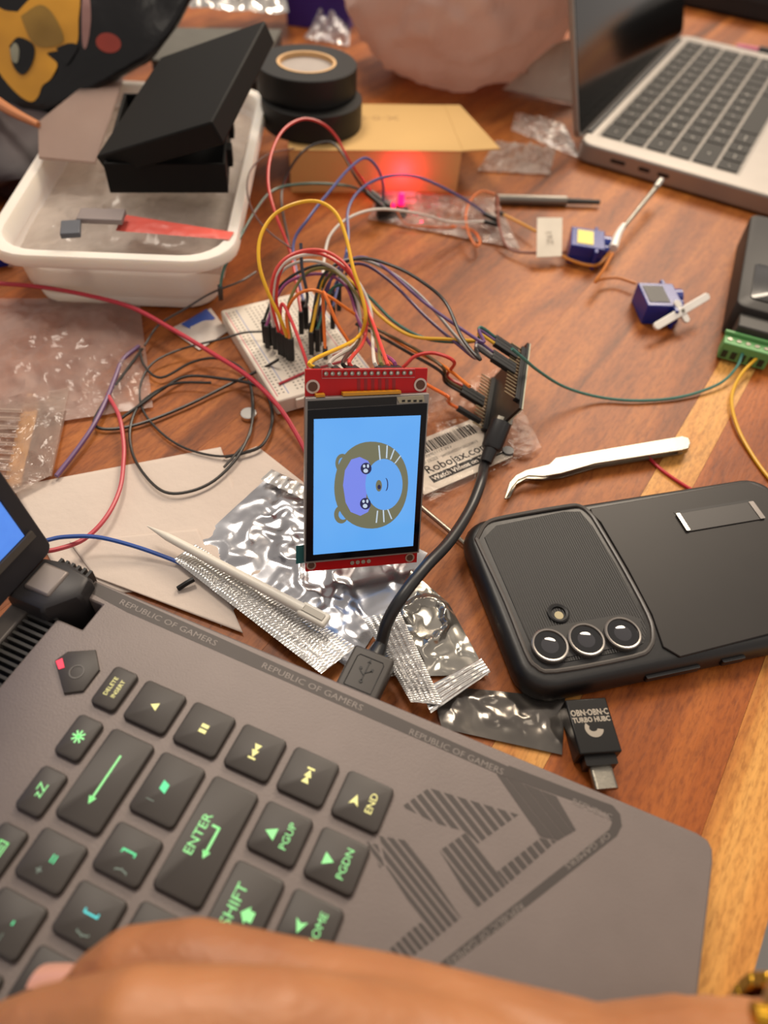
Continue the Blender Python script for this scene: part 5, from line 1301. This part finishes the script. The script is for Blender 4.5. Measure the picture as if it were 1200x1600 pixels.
# ================================================================== HAND
skin = NT('skin'); sv = skin.coord()
n1 = skin.noise(sv, 22, 3); n2 = skin.noise(sv, 420, 3)
skin.l(skin.ramp(n1, [(.3, lin('9c6440')), (.55, lin('b0764c')), (.75, lin('bc835e'))]), skin.b.inputs['Base Color'])
skin.b.inputs['Roughness'].default_value = .48; skin.b.inputs['Subsurface Weight'].default_value = .18
skin.b.inputs['Subsurface Radius'].default_value = (.006, .002, .001); skin.b.inputs['Subsurface Scale'].default_value = 1
n3 = skin.noise(skin.coord((1, 2.2, 1)), 130, 3, .6, .5)
skin.l(skin.bump(n2, .2, .0004, skin.bump(n3, .4, .0015)), skin.b.inputs['Normal'])
hand = thing('person', 'person\'s bare hand and forearm with gold watch reaching over the gaming laptop keys', 'person', Matrix.Translation(P(600, 1600, .03)))
hb3 = MB()
def ball(c, r):
    n, k = 16, 10
    vs = [c + Vector((r * math.sin(PI * j / k) * math.cos(2 * PI * i / n), r * math.sin(PI * j / k) * math.sin(2 * PI * i / n), r * math.cos(PI * j / k))) for j in range(1, k) for i in range(n)]
    vs = [c + Vector((0, 0, r))] + vs + [c - Vector((0, 0, r))]
    fs = [(0, 1 + i, 1 + (i + 1) % n) for i in range(n)] + [(1 + j * n + i, 1 + (j + 1) * n + i, 1 + (j + 1) * n + (i + 1) % n, 1 + j * n + (i + 1) % n) for j in range(k - 2) for i in range(n)]
    fs += [(len(vs) - 1, 1 + (k - 2) * n + (i + 1) % n, 1 + (k - 2) * n + i) for i in range(n)]
    hb3.add(vs, fs)
def chain(pts):
    pts = [((p[0] if isinstance(p[0], Vector) else P(*p[0])), p[1]) for p in pts]
    for (a, ra), (b, rb) in zip(pts[:-1], pts[1:]):
        L = (b - a).length; n = max(2, int(L / (.25 * min(ra, rb))))
        for i in range(n + 1): t = i / n; ball(a.lerp(b, t), ra + (rb - ra) * t)
HZ = .058
chain([((905, 1738, .052), .0215), ((745, 1642, .055), .0148), ((600, 1584, .056), .0122), ((440, 1545, .054), .0110), ((300, 1511, .053), .0106), ((205, 1517, .051), .0098), ((160, 1540, .046), .0086)])  # thumb
chain([((230, 1575, .042), .0080), ((150, 1560, .040), .0076), ((92, 1557, .036), .0068)])  # fingertip behind the thumb
chain([((905, 1760, .052), .0200), ((620, 1655, .064), .0140), ((430, 1612, .076), .0118), ((215, 1596, .076), .0103), ((70, 1612, .060), .0090), ((-40, 1640, .044), .0076)])   # index
chain([((905, 1790, .050), .0200), ((600, 1780, .062), .0140), ((390, 1770, .066), .0112), ((110, 1740, .062), .0092), ((-70, 1750, .048), .0082), ((-130, 1770, .036), .0074)])   # middle
chain([((905, 1840, .048), .0190), ((610, 1880, .060), .0135), ((410, 1890, .063), .0106), ((150, 1880, .058), .0088), ((0, 1885, .046), .0078), ((-50, 1900, .035), .0070)])   # ring
chain([((905, 1880, .046), .0180), ((640, 1970, .054), .0130), ((470, 1990, .056), .0096), ((270, 1990, .050), .0076), ((160, 1990, .042), .0070), ((120, 1995, .034), .0064)])   # little
chain([((905, 1762, .052), .0220), ((1080, 1742, .052), .0225), ((1240, 1765, .052), .0245), ((1500, 1830, .052), .029), ((2000, 1960, .052), .034)])
ho = obj('arm', hb3, skin.m, hand)
rm = ho.modifiers.new('remesh', 'REMESH'); rm.mode = 'VOXEL'; rm.voxel_size = .0011; rm.use_smooth_shade = True
s_m = ho.modifiers.new('smooth', 'SMOOTH'); s_m.factor = .6; s_m.iterations = 5
nail_m = pm('nail', 'd09a86', .3, coat=.3)
def nail(c, r, d, up, name='fingernail'):
    d = d.normalized(); up = (up - d * up.dot(d)).normalized(); sx = d.cross(up)
    mb = MB(); n = 8
    for j in range(7):
        for i in range(n + 1):
            a = (-.85 + 1.7 * i / n); y = (-.9 + 1.8 * j / 6) * r; k = math.cos(y / r * .35)
            mb.v.append(c + d * y + (up * math.cos(a) * k + sx * math.sin(a) * .92) * (r + .0003))
    mb.f = [(j * (n + 1) + i, j * (n + 1) + i + 1, (j + 1) * (n + 1) + i + 1, (j + 1) * (n + 1) + i) for j in range(6) for i in range(n)]
    o = obj(name, mb, nail_m, hand)
tc_ = P(98, 1556, .0365); nail(tc_, .0068, P(92, 1557, .036) - P(150, 1560, .040), Vector((-.1, .75, .6)))
wt = thing('wristwatch', 'gold wristwatch on the bare forearm at the table edge', 'watch', Matrix.Translation(P(1240, 1700, .05)))
wc = P(1262, 1768, .052); wd_ = (P(1500, 1830, .052) - P(1080, 1740, .052)).normalized()
wu = Vector((0, 0, 1)); wsd = wd_.cross(wu).normalized()
WFm = frame(wc, wsd, wu, wd_)
for i in range(22):
    a = 2 * PI * i / 22
    obj('strap_link', MB().box(-.0036, .0036, -.0016, .0018, -.008, .008, WFm @ Matrix.Rotation(a, 4, 'Z') @ T(0, .0268, 0)), M['gold'], wt, bevel=.0007)
ca_ = obj('watch_case', MB().cyl(.017, 0, .009, 36, WFm @ Matrix.Rotation(math.radians(30), 4, 'Z') @ T(0, .0262, 0) @ Matrix.Rotation(-PI / 2, 4, 'X')), M['gold'], wt, bevel=.001)
obj('pusher', MB().cyl(.0022, .016, .021, 12, WFm @ Matrix.Rotation(math.radians(30), 4, 'Z') @ T(0, .031, 0) @ Matrix.Rotation(PI, 4, 'Y')), M['gold'], ca_)
dm_ = WFm @ Matrix.Rotation(math.radians(30), 4, 'Z') @ T(0, .0262, 0) @ Matrix.Rotation(-PI / 2, 4, 'X')
obj('dial', MB().cyl(.0148, .0090, .0092, 36, dm_), pm('dial_cream', 'c9b98a', .4), ca_)
for i in range(12): obj('hour_mark', MB().box(-.0004, .0004, .0110, .0136, .0092, .0094, dm_ @ Matrix.Rotation(PI * i / 6, 4, 'Z')), M['gold'], ca_)
for a_, l_ in ((.6, .008), (2.4, .012)): obj('watch_hand', MB().box(-.0004, .0004, 0, l_, .0094, .0096, dm_ @ Matrix.Rotation(a_, 4, 'Z')), M['black'], ca_)
obj('rim', MB().lathe([(.0146, .0088), (.0168, .0088), (.0164, .0102), (.0150, .0102)], 40, dm_, True), M['gold'], ca_)
